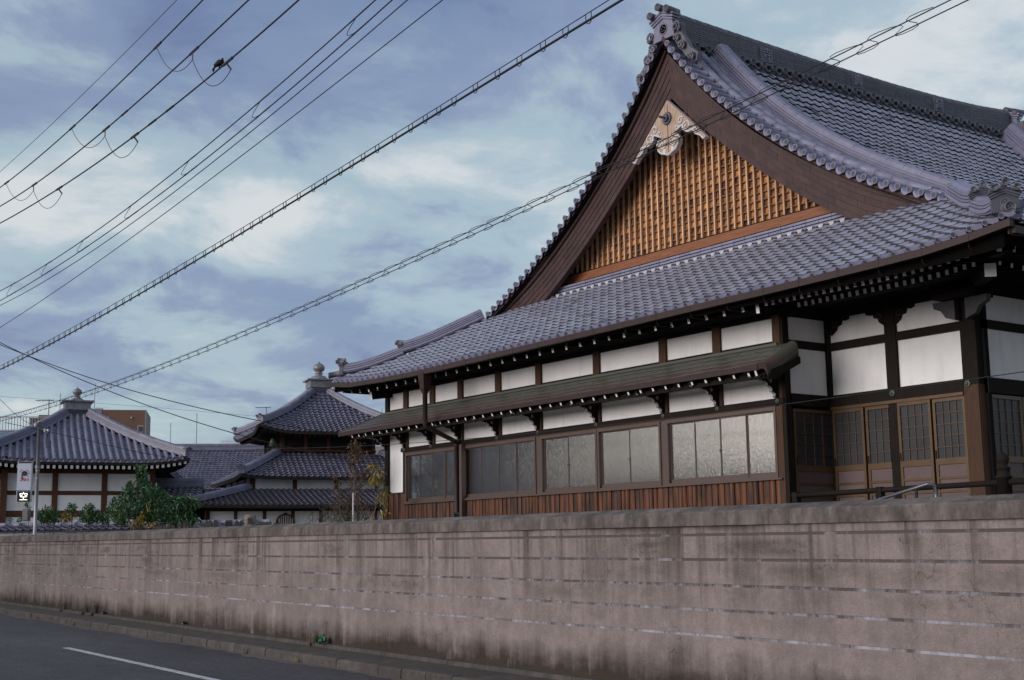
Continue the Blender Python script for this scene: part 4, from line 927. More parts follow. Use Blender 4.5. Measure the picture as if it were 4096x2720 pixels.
# return wall between the window bay and the porch
X9 = -15.90
MB().box(X9-0.04, X9+0.02, YH+0.10, YR-0.08, 5.17, 5.58).build('plaster_panel', 'plaster', hall); MB().box(X9-0.04, X9+0.02, YH+0.10, YR-0.08, 4.21, 5.02).build('plaster_panel', 'plaster', hall)
MB().box(X9-0.04, X9+0.05, YH+0.06, YR, 5.02, 5.165).build('tie_beam', 'wood', hall); MB().box(X9-0.04, X9+0.06, YH+0.06, YR, 4.0, 4.21).build('lintel_beam', 'wood', hall); MB().box(X9-0.04, X9+0.05, YH+0.06, YR, 5.58, 5.9).build('tie_beam', 'wood', hall)
# lattice doors
def lattice_door(P, ex, ey, w, z0, zg0, zg1, cols, rows, nm='door'):
    """P lower left corner, ex along the wall, ey outwards"""
    P = np.array(P, float); ex = np.array(ex, float); ey = np.array(ey, float); up = np.array((0, 0, 1.0))
    def bx(mb, a0, a1, d0, d1, h0, h1):
        v = [P+ex*a+ey*d+up*(h-P[2]) for h in (h0, h1) for a, d in ((a0, d0), (a1, d0), (a1, d1), (a0, d1))]
        mb.add(v, [(0, 1, 2, 3), (7, 6, 5, 4), (0, 4, 5, 1), (1, 5, 6, 2), (2, 6, 7, 3), (3, 7, 4, 0)]); return mb
    f = MB(); t = 0.05; ztop = zg1+0.06
    bx(f, 0, t, 0, 0.035, z0, ztop); bx(f, w-t, w, 0, 0.035, z0, ztop); bx(f, t, w-t, 0, 0.035, zg1, ztop); bx(f, t, w-t, 0, 0.035, zg0-0.10, zg0); 
    for h in (zg0-0.32, zg0-0.54): bx(f, t, w-t, 0, 0.032, h-0.02, h+0.02)
    d = f.build(nm, 'doorframe', hall)
    for h0, h1 in ((zg0-0.30, zg0-0.10), (zg0-0.52, zg0-0.34), (z0, zg0-0.56)):
        if h1 > h0: bx(MB(), t, w-t, 0.004, 0.014, h0, h1).build('kick_panel', 'doorpanel', d)
    for i in range(1, cols): x = t+(w-2*t)*i/cols; bx(MB(), x-0.006, x+0.006, 0.008, 0.026, zg0, zg1).build('muntin', 'doorframe', d)
    for j in range(1, rows): h = zg0+(zg1-zg0)*j/rows; bx(MB(), t, w-t, 0.009, 0.024, h-0.006, h+0.006).build('muntin', 'doorframe', d)
    bx(MB(), t, w-t, 0.004, 0.008, zg0, zg1).build('pane', 'doorglass', d)
    bx(MB(), 0.012, 0.034, 0.035, 0.045, zg0+0.0, zg0+0.14).build('handle', 'wood', d)
for k, (a, b) in enumerate(((-15.78, -15.09), (-15.07, -14.40), (-14.36, -13.69), (-13.67, -13.04))):
    lattice_door((a, YR-(0.02 if k % 2 else 0.05), 2.0), (1, 0, 0), (0, -1, 0), b-a, 2.0, 2.95, 3.88, 4, 5)
MB().box(-15.80, -13.04, YR-0.09, YR+0.05, 3.945, 3.998).build('door_head', 'doorframe', hall)
lattice_door((X9+0.03, YH+0.14, 2.0), (0, 1, 0), (1, 0, 0), 1.02, 2.0, 2.95, 3.88, 4, 5, 'side_door')
# right-hand side wall seen at a slant
XS = -12.74
for k in range(5):
    y0 = YR+0.15+1.9*k
    MB().box(XS-0.05, XS+0.0, y0, y0+1.72, 5.17, 5.60).build('plaster_panel', 'plaster', hall); MB().box(XS-0.05, XS+0.0, y0, y0+1.72, 4.21, 5.02).build('plaster_panel', 'plaster', hall)
    MB().box(XS-0.1, XS+0.06, y0+1.72, y0+1.90, 0.6, 5.8).build('post', 'wood', hall)
    for i in range(2): lattice_door((XS+0.0, y0+0.02+0.86*i, 2.0), (0, 1, 0), (1, 0, 0), 0.84, 2.0, 2.95, 3.88, 4, 5, 'side_door')
MB().box(XS-0.1, XS+0.04, YR+0.1, 28, 5.02, 5.165).build('tie_beam', 'wood', hall); MB().box(XS-0.1, XS+0.06, YR+0.1, 28, 3.96, 4.21).build('lintel_beam', 'wood', hall)
# veranda floor, kerb stones hidden behind the street wall
MB().box(-15.8, -10.2, 16.4, YR, 1.75, 1.85).build('veranda', 'wood', hall)
# railing in front of the porch
rl = thing('porch_railing', 'dark round wooden railing with an onion topped newel before the porch', 'railing', (-13, 15.9, 0.6))
a0 = atY(3170, 1983, 15.9); a1 = atY(4096, 1925, 15.9)
MB().tube([a0, a0+(a1-a0)*0.5, a1+(a1-a0)*0.6], 0.042, 10).build('top_rail', 'wood', rl, True)
MB().tube([a0-(0, 0, 0.28), a1+(a1-a0)*0.6-(0, 0, 0.28)], 0.032, 8).build('lower_rail', 'wood', rl, True)
for fx in (0.02, 0.42): q = a0+(a1-a0)*fx; MB().box(q[0]-0.05, q[0]+0.05, 15.85, 15.95, 0.6, q[2]+0.05).build('baluster', 'wood', rl)
nw = atY(4017, 1930, 15.9); MB().lathe([(0.10, 0.6-nw[2]), (0.10, 0.06), (0.115, 0.065), (0.115, 0.085), (0.09, 0.10), (0.085, 0.18), (0.10, 0.19), (0.10, 0.205), (0.065, 0.215), (0.062, 0.25), (0.085, 0.29), (0.088, 0.33), (0.07, 0.37), (0.03, 0.395), (0.012, 0.42), (0.0, 0.43)], 14, nw).build('newel_post', 'wood', rl, True)
sr = thing('steel_handrail', 'short silver steel handrail sloping beside the porch steps', 'handrail', atY(3650, 1985, 14.8)*np.array([1, 1, 0])+np.array([0, 0, 0.6]))
h0 = atY(3480, 2010, 14.8); h1 = atY(3712, 1935, 14.8)
MB().tube([h0, h1, h1+np.array((0.05, 0.06, -0.02)), h1+np.array((0.05, 0.10, -0.25))], 0.024, 10).build('rail', 'steel', sr, True)
for f_ in (0.45, 0.8): q = h0+(h1-h0)*f_; MB().tube([(q[0], q[1], 0.6), q], 0.02, 8).build('rail_post', 'steel', sr, True)
sp = atY(1810, 2064, 16.6)
st = MB().prism([(-0.05, 0.6-sp[2]), (0.05, 0.6-sp[2]), (0.05, 0.05), (0, 0.085), (-0.05, 0.05)], lambda a, b: (sp[0]+a, sp[1], sp[2]+b), lambda a, b: (sp[0]+a, sp[1]+0.16, sp[2]+b)).build('stone_marker', 'kerb')
tag(st, 'small peaked grey stone marker peeping over the wall beside the downpipe', 'stone marker')
# ---------------------------------------------------------------- smaller temple buildings to the left
def gp(x, y, D, z=None):
    p = atD(x, y, D)
    if z is not None: p[2] = z
    return p
class Fr:
    """local frame on the ground: x along a front, y away from the viewer"""
    def __init__(s, o, a):
        s.o = np.array([o[0], o[1], 0.0]); s.ex = math.cos(a)*_rt + math.sin(a)*_fw; s.ey = -math.sin(a)*_rt + math.cos(a)*_fw
    def __call__(s, x, y, z): return s.o + s.ex*x + s.ey*y + np.array([0, 0, z])
    def box(s, mb, x0, x1, y0, y1, z0, z1, m=0):
        v = [s(x, y, z) for z in (z0, z1) for x, y in ((x0, y0), (x1, y0), (x1, y1), (x0, y1))]
        return mb.add(v, [(0, 3, 2, 1), (4, 5, 6, 7), (0, 1, 5, 4), (1, 2, 6, 5), (2, 3, 7, 6), (3, 0, 4, 7)], m)
    def rot(s, k):
        r = Fr(s.o, 0); c, d = [(1, 0), (0, 1), (-1, 0), (0, -1)][k % 4]
        r.ex = c*s.ex + d*s.ey; r.ey = -d*s.ex + c*s.ey; return r
M['fwood'] = mat('far_brown_timber', (0.085, 0.033, 0.018), 0.7, 0.3, 4, spec=0.3)
M['fdark'] = mat('far_dark_timber', (0.022, 0.016, 0.013), 0.8, 0.3, 4, spec=0.2)
M['finial'] = mat('bronze_finial', (0.20, 0.19, 0.215), 0.42, 0.3, 8, metal=0.2)
TSV, TSF = tile_template(0.27, 0.30, 0.060, 0.055, 1.9)
def hip_face(F, a, b, z0, z1, curve, lift, cols=0.27, row=0.25):
    """returns surface function S(x, v) and half width w(v) of one face of a square hipped roof"""
    def w(v): return a+(b-a)*v
    def S(x, v):
        ww = w(v); u = min(1, abs(x)/max(ww, 1e-3)); z = z0+(z1-z0)*(v*(1-curve)+curve*v*v)+lift*max(0, (u-0.45)/0.55)**2.2*(1-v)**1.5
        return F(x, -ww, z)
    return S, w
def hip_roof(parent, F, a, b, z0, z1, curve=0.3, lift=0.25, faces=(0, 3), style='wave', nind=0, ridges=True, rh=(0.10, 0.05, 0.05), rw=0.30, matn='tilefar', ribs=0.30, hips=(0, 1, 2, 3), orn=True):
    dk = MB()
    for k in range(4):
        Fk = F.rot(k); S, w = hip_face(Fk, a, b, z0, z1, curve, lift); vs_ = np.linspace(0, 1, 10)
        dk.grid([[S(u*w(v), v) for v in vs_] for u in np.linspace(-1, 1, 21)], 0)
        dk.grid([[S(u*w(v), v)-np.array((0, 0, 0.12)) for v in vs_[::-1]] for u in np.linspace(-1, 1, 21)], 1)
        dk.grid([[S(u*w(0), 0), S(u*w(0), 0)-np.array((0, 0, 0.12))] for u in np.linspace(-1, 1, 21)], 1)
    rf = dk.build('roof', ['tiledark', 'fdark'], parent)
    sl = math.hypot(a-b, z1-z0); pool = []
    for k in faces:
        Fk = F.rot(k); S, w = hip_face(Fk, a, b, z0, z1, curve, lift)
        if style == 'wave':
            nr = int(sl/0.25)
            for j in range(nr):
                v = j/nr; ww = w(v); n = int(ww/0.27)
                for i in range(-n, n):
                    x = (i+0.3)*0.27
                    if abs(x)+0.12 > ww: continue
                    p = S(x, v); ex = nrm(S(x+0.1, v)-S(x-0.1, v)); ey = nrm(S(x, v+0.05)-p); pool.append((frame(p, ex, ey, nrm(np.cross(ex, ey))), k))
        else:
            n = int(a/ribs)
            for i in range(-n, n+1):
                x = i*ribs; vm = min(1.0, (a-abs(x))/(a-b)) if abs(x) > b else 1.0
                if vm < 0.04: continue
                pts = [S(x, v)+np.array((0, 0, 0.055)) for v in np.linspace(0, vm, 8)]
                pts[0] = pts[0]-Fk.ey*0.03
                o = MB().tube(pts, 0.085, 8).build('round_tile_row', matn, rf, True)
            pm = MB(); nr = int(sl/0.20)
            for j in range(nr):
                v0, v1 = j/nr, (j+1)/nr; ww = w(v1)
                for i in range(-n-1, n+1):
                    x0, x1 = i*ribs+0.06, (i+1)*ribs-0.06
                    if max(abs(x0), abs(x1)) > ww: continue
                    q = [S(x0, v0), S((x0+x1)/2, v0), S(x1, v0), S(x1, v1), S((x0+x1)/2, v1), S(x0, v1)]
                    up = [0.05, 0.03, 0.05, 0.015, -0.005, 0.015]; q = [p+np.array((0, 0, h)) for p, h in zip(q, up)]
                    lo = [p-np.array((0, 0, 0.045)) for p in q[:3]]
                    pm.add(q+lo, [(0, 1, 4, 5), (1, 2, 3, 4), (6, 7, 1, 0), (7, 8, 2, 1)])
            pm.build('pan_tile_field', matn, rf, False, 'stuff')
    if pool:
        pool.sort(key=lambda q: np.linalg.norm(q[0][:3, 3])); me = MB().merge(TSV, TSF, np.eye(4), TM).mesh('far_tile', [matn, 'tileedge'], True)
        for mx, k in pool[:nind]: link('roof_tile', me, rf, mx)
        fm = MB()
        for mx, k in pool[nind:]: fm.merge(TSV, TSF, mx, TM)
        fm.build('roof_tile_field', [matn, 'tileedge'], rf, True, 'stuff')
    if ridges:
        for k in hips:
            Fk = F.rot(k); S, w = hip_face(Fk, a, b, z0, z1, curve, lift)
            pts = [S(w(v), v)+np.array((0, 0, 0.03)) for v in np.linspace(0.03, 1, 12)]
            ridge_run(rf, pts, [rw-0.03*i for i in range(len(rh))], rh, rw-0.08, 0.09, 0.45, (matn, matn), capname='hip_ridge_cap', coursename='hip_ridge_course')
            if orn:
                d = nrm(pts[1]-pts[0]); d[2] = 0; d = nrm(d); ex = np.cross(d, (0, 0, 1)); oni('hip_end_ornament', parent, frame(pts[0]-d*0.02, ex, d, (0, 0, 1)), 0.55 if rw > 0.25 else 0.4, scroll=False, mats=('orn', matn, 'disc'))
    return rf
def finial(parent, F, z, s=1.0, jw=0.6):
    mb = MB(); F.box(mb, -0.44*s, 0.44*s, -0.44*s, 0.44*s, z-0.35*s, z-0.02)
    for k in range(4): F.box(mb, -0.42*s-0.05*k*s, 0.42*s+0.05*k*s, -0.42*s-0.05*k*s, 0.42*s+0.05*k*s, z+0.07*k*s, z+(0.07*k+0.055)*s)
    st = mb.build('finial_base', 'tilefar', parent)
    bx = MB(); F.box(bx, -0.68*s, 0.68*s, -0.68*s, 0.68*s, z+0.28*s, z+0.72*s); F.box(bx, -0.84*s, 0.84*s, -0.84*s, 0.84*s, z+0.72*s, z+0.80*s); b = bx.build('dew_basin', 'finial', parent)
    for k in range(4):
        Fk = F.rot(k)
        for x in (-0.33*s, 0.33*s):
            q = MB(); c = Fk(x, -0.69*s, z+0.50*s); disc_verts(q, c, Fk.ex, (0, 0, 1), Fk.ey, 0.17*s, 14, 0, 1); q.build('rosette', ['finial', 'disc'], b)
    top = F(0, 0, z+0.80*s); s = jw
    MB().lathe([(0.66*s, 0), (0.62*s, 0.12*s), (0.48*s, 0.26*s), (0.26*s, 0.34*s), (0.18*s, 0.38*s), (0.30*s, 0.47*s), (0.31*s, 0.50*s), (0.20*s, 0.52*s), (0.24*s, 0.60*s), (0.40*s, 0.74*s), (0.43*s, 0.90*s), (0.38*s, 1.04*s), (0.24*s, 1.16*s), (0.09*s, 1.24*s), (0.03*s, 1.34*s), (0.0, 1.38*s)], 20, top).build('jewel', 'finial', b, True)
def timber_wall(parent, F, half, z0, z1, bays, rails, side=(0, 3), pw=0.16, panel='plaster', post='fwood'):
    """plaster panels between posts and rails on the given sides of a square building"""
    for k in side:
        Fk = F.rot(k); xs_ = np.linspace(-half, half, bays+1)
        for i in range(bays):
            for h0, h1 in rails: Fk.box(MB(), xs_[i]+pw/2, xs_[i+1]-pw/2, -half, -half+0.08, h0, h1).build('plaster_panel', panel, parent)
        for x in xs_: Fk.box(MB(), x-pw/2, x+pw/2, -half-0.04, -half+0.12, z0, z1).build('post', post, parent)
        hs = [z0]+[h for r in rails for h in r]+[z1]
        for a, b in zip(hs[0::2], hs[1::2]):
            if b-a > 0.02: Fk.box(MB(), -half, half, -half-0.02, -half+0.10, a, b).build('rail', post, parent)
    F.box(MB(), -half+0.12, half-0.12, -half+0.12, half-0.12, z0, z1+0.3).build('wall_core', 'fdark', parent)

# square hall with round tile rows and a jewel finial
c0 = gp(305, 1700, 60.0); FA = Fr(c0, rad(23))
ha = thing('pyramid_roof_hall', 'small square temple hall with round tile rows and jewel finial at far left', 'temple', (c0[0], c0[1], 0.6))
hip_roof(ha, FA, 4.42, 0.45, 5.42, 7.72, 0.30, 0.24, (0, 3), 'rib', ridges=True, rh=(0.12, 0.06, 0.06, 0.06), rw=0.36, ribs=0.29)
finial(ha, FA, 7.80, 0.82, 0.49)
timber_wall(ha, FA, 3.05, 0.6, 5.2, 3, [(1.2, 3.15), (3.42, 4.08), (4.26, 5.0)], (0, 3), 0.24)
for k in (0, 3):
    Fk = FA.rot(k)
    for i in range(-18, 19):
        x = i*0.235; lift = 0.28*max(0, (abs(x)/4.3-0.45)/0.55)**2.2
        p0 = Fk(x, -4.38, 5.20+lift); p1 = Fk(x, -3.0, 5.45+lift*0.4); MB().beam(p0, p1, 0.115, 0.14, 0, 1).build('rafter', ['fdark', 'carvewhite'], ha)
for x in (-1.02, 1.02): q = MB(); c = FA(x, -3.10, 3.28); disc_verts(q, c, FA.ex, (0, 0, 1), FA.ey, 0.06, 8, 0, 0); q.build('nail_cover', 'finial', ha)
mb = MB(); Fl = FA.rot(3); mb.prism([(x, z) for x, z in ((-1.5, 1.4), (-0.9, 1.4), (-0.9, 3.2), (-1.0, 3.7), (-1.2, 4.1), (-1.4, 3.7), (-1.5, 3.2))], lambda a, b: Fl(a, -3.09, b), lambda a, b: Fl(a, -3.05, b)); mb.build('arched_window', 'fdark', ha)
# tower hall with stacked roofs
c1 = gp(1274, 1700, 68.0); FB = Fr(c1, rad(21))
hb_ = thing('tower_hall', 'two storey tiled temple tower with jewel finial beyond the trees', 'temple', (c1[0], c1[1], 0.6))
hip_roof(hb_, FB, 3.75, 0.36, 7.28, 9.60, 0.30, 0.36, (0, 3), 'wave', 260, rh=(0.10, 0.055, 0.055), rw=0.32)
finial(hb_, FB, 9.64, 0.84, 0.72)
FB.box(MB(), -2.3, 2.3, -2.3, 2.3, 6.2, 7.5).build('upper_storey', 'fdark', hb_)
for k in (0, 3):
    Fk = FB.rot(k)
    for x in np.linspace(-2.3, 2.3, 5): Fk.box(MB(), x-0.09, x+0.09, -2.36, -2.26, 6.2, 7.4).build('post', 'fwood', hb_)
    Fk.box(MB(), -2.42, 2.42, -2.42, -2.28, 6.42, 6.52).build('rail', 'fwood', hb_)
    for i in range(-14, 15):
        x = i*0.24; lift = 0.34*max(0, (abs(x)/3.5-0.45)/0.55)**2.2; MB().beam(Fk(x, -3.55, 7.10+lift), Fk(x, -2.3, 7.38), 0.09, 0.11, 0).build('rafter', 'fdark', hb_)
q = FB(-2.9, -2.9, 7.02); MB().lathe([(0.17, -0.42), (0.15, -0.2), (0.09, -0.05), (0.02, 0.0)], 10, q).build('wind_bell', 'bronze', hb_, True)
hip_roof(hb_, FB, 4.75, 2.55, 5.02, 6.30, 0.12, 0.12, (0, 3), 'wave', 120, rh=(0.08, 0.06, 0.06), rw=0.40, hips=(3, 0), orn=True)
timber_wall(hb_, FB, 4.05, 4.3, 5.1, 4, [(4.42, 5.05)], (0, 3), 0.2)
hip_roof(hb_, FB, 7.5, 4.2, 3.60, 4.48, 0.10, 0.06, (0, 3), 'wave', 0, rh=(0.08, 0.06, 0.06), rw=0.36, hips=(3, 0))
timber_wall(hb_, FB, 6.5, 0.6, 3.6, 10, [(0.8, 3.45)], (0,), 0.15)
timber_wall(hb_, FB, 6.48, 0.6, 3.6, 4, [(2.2, 2.7)], (3,), 0.22, panel='fdark', post='fdark')
FB.box(MB(), -6.6, 6.6, -6.62, -6.52, 3.38, 3.55).build('tie_beam', 'fdark', hb_)
wx, wz, wr = -2.95, 2.88, 0.42
arch = [(wx-wr, 1.0)]+[(wx+wr*1.02*math.cos(t), wz+0.38*math.sin(t)+(0.06 if abs(t-math.pi/2) < 0.1 else 0)) for t in np.linspace(math.pi, 0, 15)]+[(wx+wr, 1.0)]
wf = MB(); wf.prism(arch, lambda a, b: FB(a, -6.60, b), lambda a, b: FB(a, -6.5, b)); wf = wf.build('arched_window', 'fwood', hb_)
ins = [(wx+(a-wx)*0.84, 1.0 if b <= 1.0 else wz+(b-wz)*0.84) for a, b in arch]; MB().prism(ins, lambda a, b: FB(a, -6.612, b), lambda a, b: FB(a, -6.60, b)).build('pane', 'fdark', wf)
for i in range(-3, 4): x = wx+i*0.10; FB.box(MB(), x-0.024, x+0.024, -6.64, -6.612, 1.0, wz+0.31*math.sqrt(max(0, 1-(i*0.10/0.37)**2))).build('bar', 'mortar', wf)
# gabled wings
def gable_block(name, label, px0, px1, yr, ye, D, depth, a=0.0, nind=0, wallm='plaster', eave_wall=True):
    pL = gp(px0, yr, D); pR = gp(px1, yr, D); zr = (pL[2]+pR[2])/2; F = Fr((pL+pR)/2, a); hw = np.linalg.norm((pR-pL)[:2])/2
    ze_ = gp((px0+px1)/2, ye, D-depth)[2]
    t = thing(name, label, 'building', (F.o[0], F.o[1], 0.6))
    dk = MB(); prof = lambda v: ze_+(zr-ze_)*(0.85*v+0.15*v*v)
    for s in (1, -1): dk.grid([[F(x, -s*depth*(1-v), prof(v)) for v in np.linspace(0, 1, 8)] for x in ((-hw, hw) if s > 0 else (hw, -hw))], 0)
    rf = dk.build('roof', 'tiledark', t); nr = int(math.hypot(depth, zr-ze_)/0.25); fm = MB(); pool = []
    for j in range(nr):
        v = j/nr
        for i in range(int(2*hw/0.27)):
            x = -hw+0.1+0.27*i; p = F(x, -depth*(1-v), prof(v)); ey = nrm(F(x, -depth*(1-v-0.05), prof(v+0.05))-p); pool.append(frame(p, F.ex, ey, nrm(np.cross(F.ex, ey))))
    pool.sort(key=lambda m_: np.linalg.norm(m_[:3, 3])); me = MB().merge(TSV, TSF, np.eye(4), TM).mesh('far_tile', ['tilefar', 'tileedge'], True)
    for mx in pool[:nind]: link('roof_tile', me, rf, mx)
    for mx in pool[nind:]: fm.merge(TSV, TSF, mx, TM)
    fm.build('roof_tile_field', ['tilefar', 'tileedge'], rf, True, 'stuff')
    ridge_run(rf, [F(-hw, 0, zr), F(0, 0, zr-0.03), F(hw, 0, zr)], [0.40, 0.34, 0.32, 0.30], [0.12, 0.07, 0.07, 0.07], 0.24, 0.10, 0.5, ('tilefar', 'tilefar'))
    F.box(MB(), -hw+0.3, hw-0.3, -depth+0.7, depth-0.7, 0.6, ze_+0.15).build('wall', wallm, t)
    oni('ridge_end_ornament', t, frame(F(-hw-0.05, 0, zr+0.1), -F.ey, F.ex, (0, 0, 1)), 0.6, scroll=False, mats=('orn', 'tilefar', 'disc'))
    return t, F, hw, zr
gable_block('rear_hall', 'long grey tiled roof rising behind the tower to its left', 660, 1190, 1800, 1960, 84, 4.2, rad(4), 200)
t2, F2, hw2, zr2 = gable_block('low_wing', 'low tiled wing with a short ridge behind the green bush', 596, 812, 1948, 2006, 60, 1.6, rad(6), 0, 'fdark')
t3 = thing('gate_gable', 'small open gable with round tiled verge beside the square hall', 'building', gp(650, 1900, 66, 0.6))
FG = Fr(gp(655, 1900, 66), rad(6))
MB().prism([(0, 6.1), (1.5, 4.7), (1.5, 4.5), (0, 5.85), (-1.2, 4.9), (-1.2, 5.1)], lambda a, b: FG(a, -1.0, b), lambda a, b: FG(a, 1.0, b)).build('roof', 'tilefar', t3)
MB().prism([(0, 5.9), (1.4, 4.6), (-1.1, 4.9)], lambda a, b: FG(a, -0.7, b), lambda a, b: FG(a, -0.6, b)).build('gable', 'fdark', t3)
for k in range(9): f_ = k/9; MB().tube([FG(0.1+1.4*f_, -1.05, 6.1-1.35*f_), FG(0.1+1.4*f_, -0.4, 6.12-1.35*f_)], 0.075, 8).build('verge_tile', 'tilefar', t3, True)
FG.box(MB(), -0.9, 1.0, -0.5, 0.5, 0.6, 4.9).build('wall', 'fdark', t3)
# white garden wall with tiled top
FWl = Fr(gp(300, 2100, 47), rad(-2))
gw = thing('garden_wall', 'white plastered garden wall with little grey tiled roof at far left', 'wall', (FWl.o[0], FWl.o[1], 0.6))
FWl.box(MB(), -5.5, 7.0, -0.10, 0.10, 0.6, 2.40).build('plaster', 'plaster', gw)
for s in (1, -1):
    mb = MB(); mb.grid([[FWl(x, -s*0.34*(1-v), 2.40+0.20*v) for v in (0, 1)] for x in ((-5.5, 7.0) if s > 0 else (7.0, -5.5))]); mb.build('roof_slope', 'tilefar', gw)
for i in range(int(12.4/0.27)):
    for r_ in (0, 1):
        x = -5.5+0.27*i; v = r_*0.5; p = FWl(x, -0.34*(1-v), 2.40+0.20*v); ey = nrm(FWl.ey*0.34+np.array((0, 0, 0.20))); link('roof_tile', bpy.data.meshes['far_tile'], gw, frame(p, FWl.ex, ey*0.7, nrm(np.cross(FWl.ex, ey))))
for x in np.arange(-5.5, 7, 0.5): MB().tube([FWl(x, 0, 2.63), FWl(x+0.495, 0, 2.63)], [0.085, 0.08], 8).build('ridge_tile', 'tilefar', gw, True)

# ---------------------------------------------------------------- distant town
M['brick'] = mat('brown_tile_facade', (0.15, 0.078, 0.06), 0.8, 0.12, 0.5)
M['grey'] = mat('grey_facade', (0.22, 0.20, 0.215), 0.8, 0.12, 0.6); M['pale'] = mat('pale_facade', (0.50, 0.47, 0.45), 0.8, 0.1, 0.5)
M['farglass'] = mat('far_window_glass', (0.035, 0.04, 0.055), 0.25, 0.2, 2, spec=0.6); M['bluemetal'] = mat('blue_metal_roof', (0.20, 0.31, 0.46), 0.35, 0.15, 2, metal=0.4)
M['railm'] = mat('galvanised_metal', (0.30, 0.30, 0.33), 0.5, 0.2, 4, metal=0.5); M['rust'] = mat('rusty_tank', (0.21, 0.15, 0.12), 0.7, 0.3, 3, stretch=(3, 3, 0.3))
FT = Fr(gp(400, 1700, 170), rad(12)); SC = 170/FPX; zt_ = gp(410, 1637, 170)[2]
ap = thing('apartment_block', 'brown tiled apartment block rising behind the square hall', 'building', (FT.o[0], FT.o[1], 0))
FT.box(MB(), 0.15, 5.7, 0.2, 9, -0.4, zt_).build('wall', 'brick', ap); FT.box(MB(), -0.75, 0.15, 0.15, 9, -0.4, zt_+0.1).build('corner_pier', 'grey', ap)
FT.box(MB(), 5.55, 5.75, 0.1, 9, -0.4, zt_-0.1).build('corner_pier', 'grey', ap)
FT.box(MB(), -7.8, -0.75, 1.6, 9, -0.4, zt_-0.6).build('wall', 'brick', ap); FT.box(MB(), -2.6, -0.75, 1.0, 1.6, zt_-0.9, zt_-0.3).build('parapet', 'pale', ap)
for zz in (zt_-2.4, zt_-5.2):
    FT.box(MB(), -2.5, -0.76, 0.9, 1.6, zz-0.6, zz-0.35).build('balcony', 'brick', ap)
    for x, w_ in ((2.1, 0.95), (4.7, 0.7), (-5.8, 1.1)):
        yy = 0.2 if x > 0 else 1.6
        wv = FT.box(MB(), x, x+w_, yy-0.08, yy, zz-0.5, zz+0.35).build('window', 'pale', ap); FT.box(MB(), x+0.06, x+w_-0.06, yy-0.1, yy-0.08, zz-0.44, zz+0.27).build('pane', 'farglass', wv)
for x in (0.9, 3.75):
    for zz in (zt_-1.1, zt_-4.1): FT.box(MB(), x, x+0.18, 0.05, 0.2, zz, zz+0.18).build('vent', 'pale', ap)
FT.box(MB(), -0.9, 0.0, 2.5, 3.5, zt_, zt_+0.5).build('roof_box', 'pale', ap)
for zz in np.arange(zt_-2.9, zt_-12, -2.85): FT.box(MB(), 0.16, 5.5, 0.17, 0.2, zz, zz+0.10).build('storey_band', 'grey', ap)
# roof terrace with railing, tank and blue roof, far left
FR = Fr(gp(70, 1700, 110), rad(6)); zb_ = gp(70, 1712, 110)[2]
rt2 = thing('terrace_building', 'flat roofed building with railing and weathered tank behind the square hall', 'building', (FR.o[0], FR.o[1], 0))
FR.box(MB(), -8, 3.6, 1.5, 12, -0.4, zb_).build('wall', 'pale', rt2)
for x in np.arange(-7.9, 3.6, 0.24): FR.box(MB(), x, x+0.05, 1.6, 1.65, zb_, zb_+1.05).build('railing_bar', 'railm', rt2)
FR.box(MB(), -8, 3.6, 1.58, 1.66, zb_+1.05, zb_+1.12).build('railing_top', 'railm', rt2)
tank = thing('roof_tank', 'weathered brown box tank on the terrace behind the railing', 'tank', FR(1.1, 3.3, zb_))
FR.box(MB(), 0.4, 2.0, 2.4, 4.0, zb_, zb_+1.0).build('body', 'rust', tank); FR.box(MB(), 0.32, 2.08, 2.3, 4.1, zb_+1.0, zb_+1.08).build('lid', 'rust', tank)
for x in np.arange(0.4, 2.0, 0.2): FR.box(MB(), x, x+0.06, 2.36, 2.4, zb_, zb_+1.0).build('rib', 'rust', tank)
FM = Fr(gp(70, 1730, 86), rad(4)); zm = gp(70, 1708, 86)[2]; zm0 = gp(70, 1752, 84)[2]
bm = thing('blue_roof_building', 'building with ribbed pale blue metal roof behind the square hall', 'building', (FM.o[0], FM.o[1], 0))
MB().add([FM(-5, -1.6, zm0), FM(1.6, -1.6, zm0), FM(1.6, 2, zm), FM(-5, 2, zm)], [(0, 1, 2, 3)]).build('roof', 'bluemetal', bm); FM.box(MB(), -4.8, 1.4, -1.3, 1.8, -0.4, zm0-0.05).build('wall', 'grey', bm)
for f_ in (0.2, 0.4, 0.6, 0.8): 
    a_ = FM(-5, -1.6+3.6*f_, zm0+(zm-zm0)*f_+0.03); b_ = FM(1.6, -1.6+3.6*f_, zm0+(zm-zm0)*f_+0.03); MB().tube([a_, b_], 0.05, 5).build('seam', 'grey' if f_ > 0.5 else 'bluemetal', bm)
FQ = Fr(gp(870, 1770, 125), rad(3)); zq = gp(870, 1790, 125)[2]
fq = thing('flat_roof_block', 'low flat roofed building with white railing behind the long tiled roof', 'building', (FQ.o[0], FQ.o[1], 0))
FQ.box(MB(), -5.6, 6.5, 0.5, 9, -0.4, zq).build('wall', 'brick', fq); FQ.box(MB(), -5.7, 6.6, 0.4, 0.7, zq, zq+0.12).build('parapet', 'pale', fq)
for x in np.arange(0.2, 6.5, 0.2): FQ.box(MB(), x, x+0.06, 0.6, 0.66, zq, zq+0.62).build('railing_bar', 'pale', fq)
FQ.box(MB(), 0.2, 6.5, 0.58, 0.68, zq+0.62, zq+0.68).build('railing_top', 'pale', fq)
for i in range(11): FQ.box(MB(), -5.4+0.98*i, -4.75+0.98*i, 0.46, 0.5, zq-1.2, zq-0.45).build('window', 'farglass', fq)
FH = Fr(gp(1545, 1800, 150), rad(0)); hz = gp(1500, 1745, 150)[2]
